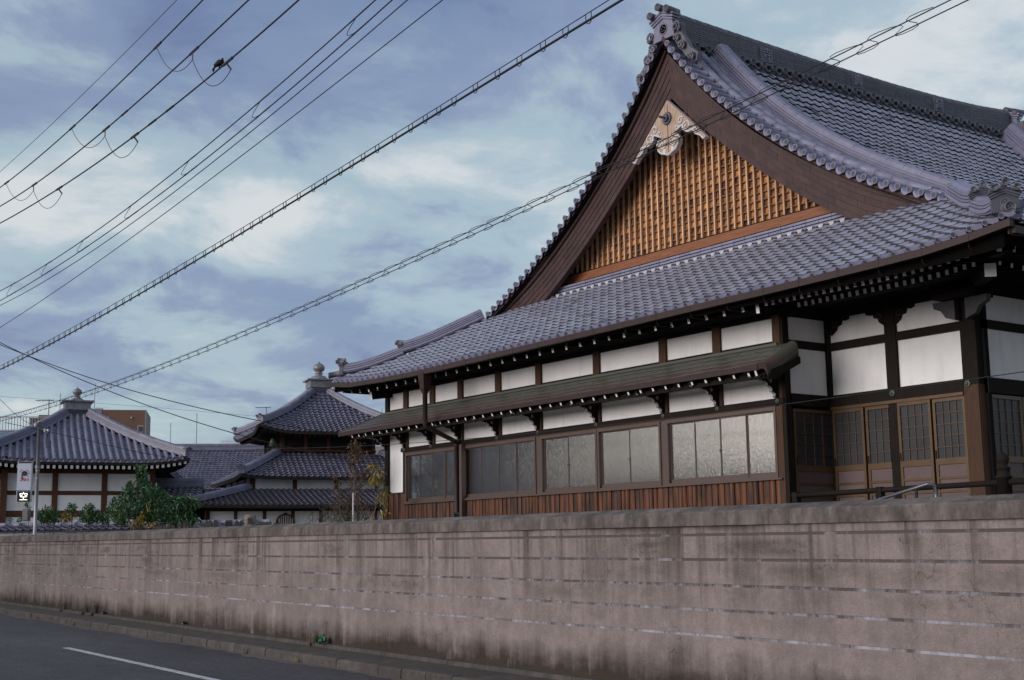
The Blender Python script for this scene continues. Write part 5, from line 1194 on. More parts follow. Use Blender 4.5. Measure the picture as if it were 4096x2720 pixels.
fh = thing('grey_apartment', 'pale grey far building glimpsed under the pent roof corner', 'building', (FH.o[0], FH.o[1], 0))
FH.box(MB(), -4, 6, 0, 8, -0.4, gp(1500, 1785, 150)[2]).build('wall', 'grey', fh)
for k in range(4):
    for i in range(5): FH.box(MB(), -3.4+1.6*i, -2.4+1.6*i, -0.05, 0.0, hz-3.4-1.6*k, hz-2.5-1.6*k).build('window', 'farglass', fh)
# aerials and masts
def mast(x, y0, y1, D, r, label, nm='mast'):
    a = gp(x, y1, D); b = gp(x, y0, D); b[:2] = a[:2]; return tag(MB().tube([(a[0], a[1], a[2]-3), b], r, 5).build(nm, 'railm'), label, 'mast', 'thin masts on the skyline')
mast(236, 1572, 1720, 160, 0.05, 'thin mast between the jewel finial and the television aerial'); mast(377, 1530, 1640, 180, 0.05, 'tall thin mast rising above the brown apartment block')
mast(681, 1690, 1770, 150, 0.04, 'short thin mast right of the brown apartment block'); mast(785, 1650, 1780, 170, 0.05, 'tall lone mast left of the tower roof'); mast(1528, 1628, 1760, 190, 0.05, 'hair thin mast between the downpipe and the hall corner post')
def aerial(x, yt, yb, D, w, label):
    a = gp(x, yb, D); b = gp(x, yt, D); b[:2] = a[:2]; t = thing('television_aerial', label, 'aerial', (a[0], a[1], a[2]-1.5))
    MB().tube([(a[0], a[1], a[2]-1.5), b], 0.03, 5).build('pole', 'railm', t); c = b-np.array((0, 0, 0.06))
    MB().tube([c-_rt*w*0.72, c+_rt*w*0.28], 0.022, 5).build('boom', 'railm', t)
    for k in range(12): p = c-_rt*w*0.70+_rt*w*0.08*k; MB().tube([p-_fw*0.16-_rt*0.05, p+_fw*0.16+_rt*0.05], 0.012, 4).build('element', 'railm', t)
    for s in (-0.12, 0.12): p = c+_rt*w*0.27; MB().tube([p, p+np.array((0, 0, s))-_rt*0.02], 0.015, 4).build('reflector', 'railm', t)
aerial(193, 1596, 1690, 75, 1.0, 'television aerial on a pole left of the jewel finial'); aerial(1065, 1625, 1680, 80, 0.9, 'television aerial beside the left slope of the tower roof')
# ---------------------------------------------------------------- planting
def leafmat(name, c1, c2, rough=0.5):
    def ex(N, L, g, out, b):
        return mixcol(N, L, g.outputs['Random Per Island'], c1, c2)
    m = mat(name, c1, rough, 0.1, 3, extra=ex, spec=0.4); b = m.node_tree.nodes['Principled BSDF']
    return m
M['leafA'] = leafmat('dark_leaf', (0.02, 0.055, 0.02), (0.09, 0.18, 0.06)); M['leafB'] = leafmat('glossy_leaf', (0.02, 0.065, 0.028), (0.07, 0.17, 0.065), 0.35)
M['leafY'] = leafmat('yellow_leaf', (0.13, 0.13, 0.02), (0.32, 0.20, 0.03)); M['leafO'] = leafmat('oleander_leaf', (0.03, 0.07, 0.04), (0.09, 0.15, 0.09))
M['leafBr'] = leafmat('brown_leaf', (0.07, 0.04, 0.025), (0.16, 0.085, 0.04)); M['leafYG'] = leafmat('turning_leaf', (0.06, 0.12, 0.03), (0.42, 0.25, 0.03)); M['bark'] = mat('bark', (0.10, 0.075, 0.062), 0.9, 0.4, 12, stretch=(1, 1, 0.3)); M['grass'] = leafmat('dry_grass', (0.10, 0.085, 0.035), (0.17, 0.14, 0.06))
def leaves(mb, pts, size, asp=2.6, droop=0.0, jit=0.4, up=0.3, m=0):
    for p in pts:
        d = rng.normal(0, 1, 3); d[2] += up-droop; d = nrm(d); s = np.cross(d, rng.normal(0, 1, 3)); s = nrm(s); n = np.cross(s, d)
        l = size*rng.uniform(1-jit, 1+jit); w = l/asp; q = np.array(p)
        mb.add([q, q+d*l*0.45+s*w*0.5+n*w*0.15, q+d*l-np.array((0, 0, droop*l*0.3)), q+d*l*0.45-s*w*0.5+n*w*0.15], [(0, 1, 2), (0, 2, 3)], m)
def blob(c, r, n, shell=0.55):
    u = rng.normal(0, 1, (n, 3)); u /= np.linalg.norm(u, axis=1)[:, None]; k = rng.uniform(shell**3, 1, n)**(1/3); return np.array(c)+u*k[:, None]*np.array(r)
def axes(p): return np.stack([_rt, _fw, _up])
def cblob(c, rx, rz, n, ry=None, shell=0.4):
    b = blob((0, 0, 0), (rx, ry or rx*0.8, rz), n, shell); return np.array(c)+b[:, :1]*_rt+b[:, 1:2]*_fw+b[:, 2:]*_up
def shrub(name, label, cat, base, blobs, leaf, mats, stems=5, stem_r=0.02, up=0.5, droop=0.0, asp=2.4, dens=1.0, group=None):
    t = thing(name, label, cat, base, group); base = np.array(base, float); tr = MB()
    for c, rx, rz, n in blobs[:stems]:
        m_ = (base+np.array(c))/2+rng.normal(0, 0.06, 3); tr.tube([base+rng.normal(0, 0.04, 3)*np.array((1, 1, 0)), m_, np.array(c)], [stem_r*1.6, stem_r, stem_r*0.5], 6)
    tr.build('stem', 'bark', t, True); cr = MB()
    for i, (c, rx, rz, n) in enumerate(blobs):
        leaves(cr, cblob(c, rx, rz, int(n*dens)), leaf, asp, droop, up=up, m=(i % len(mats)) if len(mats) > 1 else 0)
    cr.build('crown', mats, t); return t
YD = 0.6
def B(x, y, D): return atD(x, y, D)
S36 = 36/FPX
# main pointed bush
bl = []
for x, y, rx, ry, n in ((475, 2060, 45, 40, 260), (500, 2010, 42, 40, 300), (520, 1965, 28, 34, 170), (545, 2040, 60, 55, 600), (560, 1990, 45, 50, 450), (575, 1930, 24, 40, 220), (572, 1890, 14, 28, 100), (556, 1905, 12, 30, 90), (545, 1880, 9, 18, 50), (610, 1990, 48, 48, 420), (620, 2045, 60, 50, 500), (590, 2080, 70, 30, 400), (650, 2000, 35, 35, 200), (455, 2020, 20, 30, 80), (490, 2090, 40, 20, 150), (660, 2070, 35, 35, 200)):
    bl.append((B(x, y, 36+rng.uniform(-0.5, 0.5)), rx*S36*0.8, ry*S36*0.95, n))
shrub('evergreen_bush', 'tall pointed dark green bush rising behind the concrete wall', 'bush', gp(565, 2200, 36, YD), bl, 0.12, ['leafA', 'leafB'], 9, 0.025, up=1.5, dens=1.0, asp=3.2)
bl = [(B(x, y, 35.2), rx*S36, ry*S36, n) for x, y, rx, ry, n in ((560, 2088, 22, 18, 80), (572, 2068, 10, 18, 30), (545, 2105, 30, 8, 50), (592, 2030, 9, 24, 16), (605, 2102, 25, 8, 40))]
shrub('yellow_shrub', 'small yellow leaved shrub at the foot of the dark bush', 'shrub', gp(562, 2200, 35.2, YD), bl, 0.09, ['leafY'], 3, 0.012, up=0.8)
bl = [(B(x, y, 39), rx*S36, ry*S36, n) for x, y, rx, ry, n in ((700, 2020, 36, 40, 240), (690, 2065, 40, 30, 220), (735, 2000, 30, 22, 200), (770, 2005, 26, 20, 160), (720, 2050, 30, 30, 160), (755, 2045, 22, 26, 110), (775, 2075, 26, 14, 90), (668, 1990, 18, 20, 80))]
shrub('drooping_tree', 'small tree with drooping leaf clumps beside the pointed bush', 'tree', gp(755, 2200, 39, YD), bl, 0.16, ['leafB', 'leafA'], 6, 0.03, up=0.0, droop=0.9, asp=3.6)
bl = [(B(x, y, 44), rx*44/FPX, ry*44/FPX, n) for x, y, rx, ry, n in ((190, 2060, 36, 34, 420), (175, 2075, 34, 24, 260), (220, 2070, 30, 26, 240))]
shrub('round_shrub', 'dark rounded shrub right beside the sign pole', 'shrub', gp(190, 2150, 44, YD), bl, 0.10, ['leafA'], 3, 0.02, group='shrubs before the square hall')
bl = [(B(x, y, 44), rx*44/FPX, ry*44/FPX, n) for x, y, rx, ry, n in ((284, 2040, 16, 24, 130), (278, 2065, 22, 26, 160), (294, 2028, 10, 12, 40), (262, 2078, 18, 14, 80))]
shrub('turning_shrub', 'slim yellowish green shrub between two dark rounded shrubs', 'shrub', gp(280, 2150, 44, YD), bl, 0.10, ['leafB', 'leafY'], 3, 0.015, group='shrubs before the square hall')
bl = [(B(x, y, 44), rx*44/FPX, ry*44/FPX, n) for x, y, rx, ry, n in ((360, 2060, 40, 34, 460), (345, 2075, 36, 22, 260), (390, 2075, 26, 22, 200), (355, 2032, 22, 14, 110))]
shrub('round_shrub', 'wide dark shrub in front of the white square hall wall', 'shrub', gp(360, 2150, 44, YD), bl, 0.10, ['leafA'], 4, 0.02, group='shrubs before the square hall')
bl = [(B(x, y, 44), rx*44/FPX, ry*44/FPX, n) for x, y, rx, ry, n in ((430, 2065, 18, 28, 140), (436, 2035, 8, 16, 40), (420, 2085, 16, 14, 80))]
shrub('slim_shrub', 'slim leafy shrub before the brown corner post of the square hall', 'shrub', gp(430, 2150, 44, YD), bl, 0.10, ['leafB'], 2, 0.015, group='shrubs before the square hall')
bl = [(B(x, y, 45.5), rx*44/FPX, ry*44/FPX, n) for x, y, rx, ry, n in ((110, 2025, 14, 16, 60), (80, 2080, 14, 12, 50), (38, 2080, 14, 8, 40), (150, 2072, 14, 16, 50))]
shrub('young_shrub', 'thin young shrub half hidden behind the sign pole', 'shrub', gp(110, 2150, 45.5, YD), bl, 0.09, ['leafB'], 4, 0.012, group='shrubs before the square hall')
# oleander shoots in front of the tower
ol = thing('oleander', 'oleander shrub with upright narrow leaved shoots above the wall', 'shrub', gp(1330, 2150, 30, YD)); st_ = MB(); cr = MB(); ob = gp(1330, 2150, 30, YD)
for x, y in ((1235, 2065), (1248, 2050), (1262, 2075), (1285, 2040), (1290, 2010), (1300, 1998), (1308, 2030), (1325, 2050), (1342, 2005), (1348, 2030), (1362, 2058), (1388, 2045), (1395, 2070), (1412, 2060), (1440, 2030), (1447, 2012), (1452, 2045), (1435, 2065), (1275, 2070), (1330, 2080), (1225, 2082), (1370, 2080), (1420, 2085)):
    tip = B(x, y, 30+rng.uniform(-0.3, 0.3)); bs_ = ob+(tip-ob)*np.array((0.6, 0.6, 0)); st_.tube([bs_, (bs_+tip)/2+rng.normal(0, 0.03, 3), tip], [0.012, 0.009, 0.004], 5)
    for k in range(26):
        f_ = rng.uniform(0.45, 1.0); p = bs_+(tip-bs_)*f_; th = rng.uniform(0, 6.28); d = nrm(np.array((math.cos(th), math.sin(th), rng.uniform(0.3, 1.3)))); s_ = nrm(np.cross(d, (0, 0, 1))); l = rng.uniform(0.10, 0.17)
        cr.add([p, p+d*l*0.5+s_*0.011, p+d*l-np.array((0, 0, 0.015)), p+d*l*0.5-s_*0.011], [(0, 1, 2, 3)])
st_.build('stem', 'bark', ol, True); cr.build('crown', 'leafO', ol)
MB().lathe([(0.0, 0), (0.025, 0.01), (0.03, 0.025), (0.0, 0.035)], 7, B(1267, 2076, 29.7)).build('flower', mat('pink_flower', (0.55, 0.06, 0.12), 0.6, 0.2), ol, True)
# slender tree with brown and yellow leaves by the hall corner
def branchy(name, label, base, top, D, n, spread, rl, matn, nl, size, droop, px_rng, trunk_r=0.05, seed=3, leafz=(0.0, 1.0)):
    R = np.random.default_rng(seed); t = thing(name, label, 'tree', base); tr = MB(); lf = MB(); base = np.array(base, float); top = np.array(top, float)
    ax = [base+(top-base)*f_+R.normal(0, 0.05, 3)*np.array((1, 1, 0)) for f_ in np.linspace(0, 1, 8)]; tr.tube(ax, [trunk_r*(1-0.85*f_) for f_ in np.linspace(0, 1, 8)], 7)
    for i in range(n):
        f_ = R.uniform(0.22, 0.97); p = base+(top-base)*f_; th = R.uniform(0, 6.28); L_ = rl*(1.15-f_)*R.uniform(0.6, 1.2); d = np.array((math.cos(th)*spread, math.sin(th)*spread, R.uniform(0.55, 1.1))); d = nrm(d)
        q = [p, p+d*L_*0.5+R.normal(0, 0.03, 3), p+d*L_+np.array((0, 0, 0.06))]; tr.tube(q, [trunk_r*0.4*(1.1-f_), trunk_r*0.25*(1.1-f_), 0.004], 5)
        for k in range(3):
            g_ = R.uniform(0.35, 0.95); s0 = p+d*L_*g_; e = nrm(d+R.normal(0, 0.55, 3)); s1 = s0+e*L_*0.42; tr.tube([s0, s1], [0.006, 0.003], 4)
            if leafz[0] <= f_ <= leafz[1]: leaves(lf, [s0+(s1-s0)*R.uniform(0.2, 1.1)+R.normal(0, 0.03, 3) for _ in range(nl)], size, 2.4 if droop < 0.5 else 4.2, droop, up=0.2)
    tr.build('trunk', 'bark', t, True); lf.build('crown', matn, t); return t
branchy('bare_tree', 'slender tree with sparse brown leaves before the tower', gp(1440, 2150, 33.5, YD), gp(1418, 1775, 33.5), 33.5, 60, 0.75, 1.15, 'leafBr', 9, 0.065, 0.2, None, 0.045, 4)
branchy('bare_tree', 'thin leaning twiggy tree left of the slender brown tree', gp(1400, 2150, 33, YD), gp(1345, 1900, 33), 33, 30, 0.8, 0.9, 'leafBr', 6, 0.06, 0.2, None, 0.03, 9)
branchy('autumn_tree', 'young tree with hanging yellow and green leaves at the hall corner', gp(1500, 2150, 32.4, YD), gp(1506, 1825, 32.4), 32.4, 24, 0.85, 0.75, 'leafYG', 5, 0.12, 1.6, None, 0.035, 12, (0.35, 1.0))
tag(MB().tube([gp(1412, 2130, 31, YD), gp(1413, 1972, 31)], 0.022, 6).build('white_pole', 'carvewhite'), 'thin white pole standing among the oleander shoots', 'pole')
# stone grave posts along the inside of the wall
M['stone'] = mat('grave_stone', (0.085, 0.072, 0.075), 0.9, 0.35, 14, bump=0.4, bscale=60, island=0.15); M['stonel'] = mat('pale_pillar_stone', (0.235, 0.20, 0.185), 0.9, 0.35, 12, bump=0.4, bscale=60); M['engrave'] = mat('engraved_dark', (0.035, 0.027, 0.025), 0.95, 0.2, 20)
def gpost(x, yt, w, label, D=40.0, text=None, yb=2120):
    p = gp(x, yt, D); hw = w*D/FPX/2; t = thing('grave_post', label, 'grave post', (p[0], p[1], YD), 'grave posts behind the concrete wall')
    MB().prism([(-hw, YD-p[2]), (hw, YD-p[2]), (hw, -hw*0.9), (hw*0.25, 0), (-hw*0.25, 0), (-hw, -hw*0.9)], lambda a, b: p+_rt*a+_up*b, lambda a, b: p+_rt*a+_up*b+_fw*0.09).build('post', 'stone', t)
    if text:
        for k, (a0, a1, b0, b1) in enumerate(((-0.55, 0.55, -1.75, -1.55), (-0.15, 0.1, -2.6, -1.3), (-0.5, 0.5, -2.35, -2.2), (0.2, 0.55, -3.1, -2.55), (-0.5, -0.2, -3.1, -2.6))):
            q = lambda a, b, d: p+_rt*a*hw+_up*b*hw-_fw*d
            MB().add([q(a0, b0, 0.003), q(a1, b0, 0.003), q(a1, b1, 0.003), q(a0, b1, 0.003)], [(0, 1, 2, 3)]).build('engraving', 'engrave', t)
names = ['first', 'second', 'third', 'fourth', 'fifth', 'sixth', 'seventh', 'eighth', 'ninth', 'tenth']
row1 = [(631, 2083, 15, 1), (655, 2082, 15, 1), (673, 2083, 15, 0), (691, 2081, 15, 0), (704, 2081, 14, 0), (726, 2081, 15, 1), (738, 2079, 11, 1), (754, 2082, 14, 0), (774, 2081, 15, 0)]
for (x, y, w, tx), nm in zip(row1, names): gpost(x, y, w, f'{nm} peaked grave post from the left, right of the yellow shrub', 40, tx)
gpost(643, 2098, 10, 'stubby low grave post between the first two tall ones', 39.8)
for (x, y, w, tx), nm in zip(((811, 2093, 13, 0), (826, 2080, 14, 0), (840, 2080, 15, 0), (862, 2080, 15, 0)), ('low first', 'tall second', 'tall third', 'last')): gpost(x, y, w, f'{nm} grave post of the four left of the arched window wall', 40, tx)
for (x, y, w, tx), lb in zip(((907, 2081, 13, 1), (921, 2080, 14, 1), (946, 2081, 13, 0), (963, 2082, 13, 1)), ('left grave post of the pair far left of the round pillar', 'right grave post of the pair far left of the round pillar', 'left grave post of the pair just left of the round pillar', 'right grave post of the pair just left of the round pillar')): gpost(x, y, w, lb, 40, tx)
for (x, y, w, tx), lb in zip(((1042, 2084, 14, 1), (1055, 2086, 10, 0), (1067, 2085, 14, 1), (1080, 2086, 10, 0), (1098, 2091, 14, 0), (1115, 2088, 12, 0)), ('inscribed short grave post just right of the round pillar', 'narrow grave post between two inscribed ones right of the pillar', 'second inscribed short grave post right of the round pillar', 'narrow grave post ending the group right of the round pillar', 'very low grave post tip left of the arched window', 'grave post tip in front of the arched window')): gpost(x, y, w, lb, 40, tx)
gpost(1355, 2079, 26, 'broad dark stone tip among the oleander shoots', 33); gpost(1404, 2081, 24, 'broad dark stone tip right of the oleander, below the brown tree', 33)
for x, lb in ((190, 'left of three low grave post tips left of the bush'), (203, 'right of the close pair of grave post tips left of the bush')): pass
for x, w_, lb in ((272, 12, 'first low grave post tip before the garden wall'), (283, 12, 'second low grave post tip before the garden wall'), (295, 11, 'third low grave post tip before the garden wall'), (325, 12, 'lone low grave post tip before the garden wall')): gpost(x, 2117, w_, lb, 40, 1)
pc = gp(1002, 2060, 38); pl = thing('stone_pillar', 'pale round stone pillar with engraved character behind the wall', 'pillar', (pc[0], pc[1], YD))
MB().lathe([(0.172, YD-pc[2]), (0.172, -0.03), (0.155, 0.0), (0.0, 0.012)], 18, pc).build('shaft', 'stonel', pl, True)
put_text('engraved_character', '魚', 0.21, pc-_fw*0.176+np.array((0, 0, -0.19))+_rt*0.03, _rt, _up, -_fw, 'engrave', pl, 0.004)
# weeds at the kerb and at the foot of the wall
def tuft(name, label, s, d, h, n, ln, matn, group='weeds along the street wall'):
    mb = MB(); o = np.array(W(s, d, h))
    for k in range(n):
        th = rng.uniform(0, 6.28); d_ = np.array((math.cos(th)*0.35, math.sin(th)*0.35, 1)); l = ln*rng.uniform(0.5, 1.1); p = o+np.array((rng.normal(0, 0.05), rng.normal(0, 0.02), 0)); s_ = nrm(np.cross(d_, (0.3, 1, 0)))*0.006
        mid = p+d_*l*0.6; tip = p+d_*l+np.array((math.cos(th), math.sin(th), -0.4))*l*0.25; mb.add([p-s_, p+s_, mid+s_*0.7, mid-s_*0.7, tip], [(0, 1, 2, 3), (3, 2, 4)])
    tag(mb.build(name, matn), label, 'weed', group)
def s_of(x, d):                                   # distance along the wall of the pixel column
    r_ = ray(x, 2500); n = np.array([WN[0], WN[1]]); 
    t_ = (9.0*math.cos(WA)-0 - (-d))  # plane offset
    den = -(r_[0]*WN[0]+r_[1]*WN[1]); k = (9.0*math.cos(WA)-d)/den; return (r_[0]*k)*WD[0]+(r_[1]*k-9.0*math.cos(WA)*(-WN[1]))*WD[1]
for x, lb, n, ln in ((237, 'tall dry grass tuft leftmost at the wall foot', 26, 0.42), (325, 'bushy dry grass tuft second from left at the wall foot', 40, 0.40), (361, 'tallest dry grass tuft third from left at the wall foot', 40, 0.55), (1240, 'brownish grass tuft just left of the round green weed', 22, 0.32)): tuft('grass_tuft', lb, s_of(x, 0.14), 0.14, 0.115, n, ln, 'grass')
for x, lb in ((147, 'small weed at the kerb foot near the left edge'), (290, 'small weed at the kerb foot below the grass tufts'), (980, 'green weed at the kerb foot right of the white lane dash'), (1190, 'faint weed at the kerb foot nearest the frame bottom')): tuft('kerb_weed', lb, s_of(x, 0.93), 0.93, 0.0, 22, 0.10, 'leafYG')
gwd = thing('green_weed', 'round bright green leafy weed growing at the wall foot', 'weed', W(s_of(1290, 0.13), 0.13, 0.15)); mb = MB(); o = np.array(W(s_of(1290, 0.13), 0.13, 0.17))
M['leafG'] = leafmat('bright_leaf', (0.015, 0.085, 0.035), (0.03, 0.17, 0.07))
for k in range(60):
    u = nrm(rng.normal(0, 1, 3)+np.array((0, 0, 0.6))); c = o+u*rng.uniform(0.02, 0.08)+np.array((0, 0, 0.05)); n_ = nrm(u+rng.normal(0, 0.4, 3)); a_ = nrm(np.cross(n_, (0, 0.3, 1))); b_ = np.cross(n_, a_); r_ = rng.uniform(0.02, 0.04)
    mb.add([c+r_*(a_*math.cos(t)+b_*math.sin(t)) for t in np.linspace(0, 6.28, 8)[:-1]], [tuple(range(7))])
mb.build('leaf_cluster', 'leafG', gwd)
for x, lb in ((428, 'left of two tiny metal drain spouts at the wall foot'), (752, 'right of two tiny metal drain spouts at the wall foot')): s_ = s_of(x, 0.0); tag(MB().tube([W(s_, -0.05, 0.22), W(s_, 0.10, 0.21)], 0.03, 8).build('drain_spout', 'steel', None, True), lb, 'drain spout', 'drain spouts')

# ---------------------------------------------------------------- parking sign on its pole
PD = 44.0
pt_ = gp(158, 1690, PD); pb_ = np.array([pt_[0], pt_[1], YD])
po = thing('sign_pole', 'tall grey steel pole carrying the parking sign at far left', 'pole', pb_)
MB().tube([pb_, pt_], 0.062, 12).build('shaft', 'railm', po, True); MB().lathe([(0.066, 0), (0.066, 0.04), (0.0, 0.05)], 12, pt_).build('cap', 'railm', po, True)
for y in (1870, 1885, 1915, 1943): q = gp(150, y, PD); MB().lathe([(0.07, -0.015), (0.07, 0.015)], 12, (pt_[0], pt_[1], q[2])).build('band', 'railm', po)
mb_ = thing('meter_box', 'dark grey rounded electric box on the left of the sign pole', 'electric box', gp(106, 2088, PD-0.1)); q0 = gp(95, 2035, PD-0.1); q1 = gp(119, 2085, PD-0.1)
Fs = Fr(gp(106, 2060, PD-0.1), rad(4)); hw_ = np.linalg.norm((q1-q0)[:2])/2
Fs.box(MB(), -hw_, hw_, -0.12, 0.12, q1[2], q0[2]).build('case', 'grey', mb_); Fs.box(MB(), -hw_*0.8, hw_*0.7, -0.15, -0.12, q1[2]+0.04, q0[2]-0.04).build('cover', 'grey', mb_)
bb_ = thing('junction_box', 'small beige box on the right of the sign pole', 'electric box', gp(146, 2065, PD+0.05)); Fs2 = Fr(gp(146, 2050, PD+0.05), rad(4)); zt2, zb2 = gp(146, 2033, PD)[2], gp(146, 2066, PD)[2]
Fs2.box(MB(), -0.07, 0.07, -0.06, 0.06, zb2, zt2).build('case', 'pale', bb_); Fs2.box(MB(), -0.075, 0.075, -0.075, -0.06, zb2+0.03, zt2-0.02).build('cover', 'pale', bb_)
sg_ = thing('parking_sign', 'white upright parking sign with black logo, red 24H and lit black panel', 'sign', gp(98, 2010, PD))
TL = gp(74, 1847, PD); TR = gp(130, 1850, PD); BL = gp(62, 2010, PD); zt3, zb3 = TL[2], BL[2]; FSg = Fr((TL+TR)/2, rad(8)); hs = np.linalg.norm((TR-TL)[:2])/2; Hs = zt3-zb3
M['signface'] = mat('sign_face', (0.56, 0.57, 0.68), 0.4, 0.04, 2); M['signblk'] = mat('sign_black', (0.012, 0.012, 0.016), 0.35, 0.1); M['signnavy'] = mat('sign_navy', (0.02, 0.022, 0.045), 0.4, 0.1); M['signred'] = mat('sign_red', (0.62, 0.02, 0.03), 0.4, 0.05); M['signframe'] = mat('sign_frame', (0.55, 0.55, 0.60), 0.35, 0.05, metal=0.3)
FSg.box(MB(), -hs, hs, -0.06, 0.10, zb3, zt3).build('case', 'signframe', sg_)
FSg.box(MB(), -hs+0.03, hs-0.02, -0.068, -0.06, zb3+0.29*Hs, zt3-0.06).build('face', 'signface', sg_)
FSg.box(MB(), -hs+0.03, hs-0.02, -0.070, -0.06, zt3-0.058, zt3-0.012).build('top_band', 'signnavy', sg_)
FSg.box(MB(), -hs+0.03, hs-0.02, -0.070, -0.06, zb3+0.245*Hs, zb3+0.287*Hs).build('name_band', 'signnavy', sg_)
FSg.box(MB(), -hs+0.03, hs-0.02, -0.072, -0.06, zb3+0.015, zb3+0.243*Hs).build('display', 'signblk', sg_)
lx, lz = -0.01, zt3-0.30*Hs
MB().tube([FSg(lx+0.085*(1-i/34*0.82)*math.cos(3.3-i*0.36)+0.01, -0.074, lz+0.085*(1-i/34*0.82)*math.sin(3.3-i*0.36)) for i in range(34)], 0.017, 5).build('logo_spiral', 'signblk', sg_, True)
MB().tube([FSg(lx-0.075, -0.074, lz), FSg(lx-0.072, -0.074, lz-0.10), FSg(lx-0.055, -0.074, lz-0.16)], 0.019, 5).build('logo_stem', 'signblk', sg_); FSg.box(MB(), lx-0.085, lx-0.02, -0.076, -0.07, lz-0.175, lz-0.155).build('logo_foot', 'signblk', sg_)
for a_ in (150, 125, 55, 25, 0, -35): MB().tube([FSg(lx+0.125*math.cos(rad(a_)), -0.074, lz+0.125*math.sin(rad(a_))), FSg(lx+0.165*math.cos(rad(a_)), -0.074, lz+0.165*math.sin(rad(a_)))], 0.009, 4).build('logo_ray', 'signblk', sg_)
tn = np.cross(FSg.ex, _up)
put_text('lettering', '24H', 0.135, FSg(-0.005, -0.074, zt3-0.452*Hs), FSg.ex*1.25, _up, -FSg.ey, 'signred', sg_, 0.004)
put_text('lettering', 'コンセプト', 0.078, FSg(0.02, -0.076, zb3+0.266*Hs), FSg.ex, _up, -FSg.ey, 'signface', sg_, 0.002)
em_ = bpy.data.materials.new('lit_display'); em_.use_nodes = True; nb = em_.node_tree.nodes['Principled BSDF']; nb.inputs['Base Color'].default_value = (0.9, 0.9, 0.85, 1); nb.inputs['Emission Color'].default_value = (1.0, 0.95, 0.85, 1); nb.inputs['Emission Strength'].default_value = 1.0
put_text('lit_character', '空', 0.29, FSg(0.0, -0.078, zb3+0.125*Hs), FSg.ex, _up, -FSg.ey, em_, sg_, 0.004)

# ---------------------------------------------------------------- overhead lines
M['wire'] = mat('black_cable', (0.004, 0.0035, 0.005), 0.6, 0.1, 2); M['clamp'] = mat('cable_clamp', (0.035, 0.032, 0.036), 0.6, 0.2, 5)
def smooth(pts, n):
    pts = np.array(pts, float); d = np.concatenate([[0], np.cumsum(np.linalg.norm(np.diff(pts, axis=0), axis=1))]); out = []
    k = min(3, len(pts)-1); co = [np.polyfit(d/d[-1], pts[:, i], k) for i in range(3)]
    return [np.array([np.polyval(c, t) for c in co]) for t in np.linspace(0, 1, n)]
WIRES = {}
def wire(key, px, Y, r, label, n=28, mode='Y'):
    P = [atY(x, y, Y) if mode == 'Y' else atD(x, y, Y) for x, y in px]; q = smooth(P, n); a = q[0]+(q[0]-q[1])*3; b = q[-1]+(q[-1]-q[-2])*3
    WIRES[key] = q; t = thing('overhead_wire', label, 'wire', q[0], 'overhead wires'); MB().tube([a]+q+[b], r, 6).build('cable', 'wire', t, True); return t
def on(key, x):
    q = WIRES[key]; X = [pix(p)[0] for p in q]; return np.array([np.interp(x, X, [p[c] for p in q]) for c in range(3)])
w1 = wire('1', [(0, 687), (357, 352), (707, 0)], 10.6, 0.008, 'thinnest uppermost wire at the top left corner')
w2 = wire('2', [(0, 750), (286, 513), (625, 188), (811, 0)], 10.5, 0.017, 'uppermost of three thick power wires joined by hanging loops')
w3 = wire('3', [(0, 825), (421, 518), (770, 209), (994, 0)], 10.2, 0.017, 'middle of three thick power wires joined by hanging loops')
w4 = wire('4', [(0, 893), (161, 800), (533, 548), (903, 252), (1195, 0)], 9.9, 0.017, 'lowest of three thick power wires, with the bird on it')
for k_, (xa, xb, xc) in enumerate(((626, 771, 905), (286, 421, 535), (24, 135, 234))):
    pa, pb2, pc2 = on('2', xa), on('3', xb), on('4', xc); dn = np.array((0, 0, -0.17)); eb, ec = pb2+dn, pc2+dn*0.8+_rt*0.10
    lp = lambda p, q, s: [p+(q-p)*t-np.array((0, 0, s*4*t*(1-t))) for t in np.linspace(0, 1, 14)]
    MB().tube(lp(pa, eb, 0.42), 0.008, 5).build('loop', 'wire', w2); MB().tube(lp(eb, ec, 0.46), 0.008, 5).build('loop', 'wire', w3)
    for w_, key, p, x in ((w2, '2', pa, xa), (w3, '3', pb2, xb), (w4, '4', pc2, xc)):
        d_ = nrm(on(key, x+20)-on(key, x-20)); MB().tube([p-d_*0.16, p+d_*0.30], [0.03, 0.03], 6).build('clamp', 'clamp', w_)
    MB().tube([pb2, eb], 0.014, 5).build('arm', 'clamp', w3); MB().tube([pc2, ec], 0.020, 5).build('arm', 'clamp', w4)
for key, w_, xs2 in (('4', w4, (680, 610)), ('2', w2, (378,)), ('3', w3, (498,))):
    for x in xs2: p = on(key, x); d_ = nrm(on(key, x+20)-on(key, x-20)); MB().tube([p-d_*0.22, p+d_*0.22], 0.024, 6).build('splice', 'wire', w_)
w5 = wire('5', [(0, 1164), (553, 800), (755, 644), (1041, 403), (1427, 70), (1499, 0)], 9.7, 0.011, 'upper wire of the twisted looped pair left of centre')
w6 = wire('6', [(0, 1203), (610, 800), (1046, 454), (1429, 126), (1567, 0)], 9.6, 0.011, 'lower wire of the twisted looped pair left of centre')
for x in (1427, 1043, 757, 527, 335, 190, 50):
    a_, b_ = on('5', x), on('6', x); s_ = np.linalg.norm(b_-a_); MB().tube([a_+(b_-a_)*t+(-_rt*0.10-_up*0.10)*math.sin(math.pi*t)*(1+t) for t in np.linspace(0, 1.0, 12)], 0.006, 4).build('loop', 'wire', w5)
    for key, w_ in (('5', w5), ('6', w6)): p = on(key, x); d_ = nrm(on(key, x+20)-on(key, x-20)); MB().tube([p-d_*0.25+(_up*0.012*math.sin(i*2.2))+d_*0.025*i for i in range(26)], 0.010, 5).build('wrap', 'wire', w_)
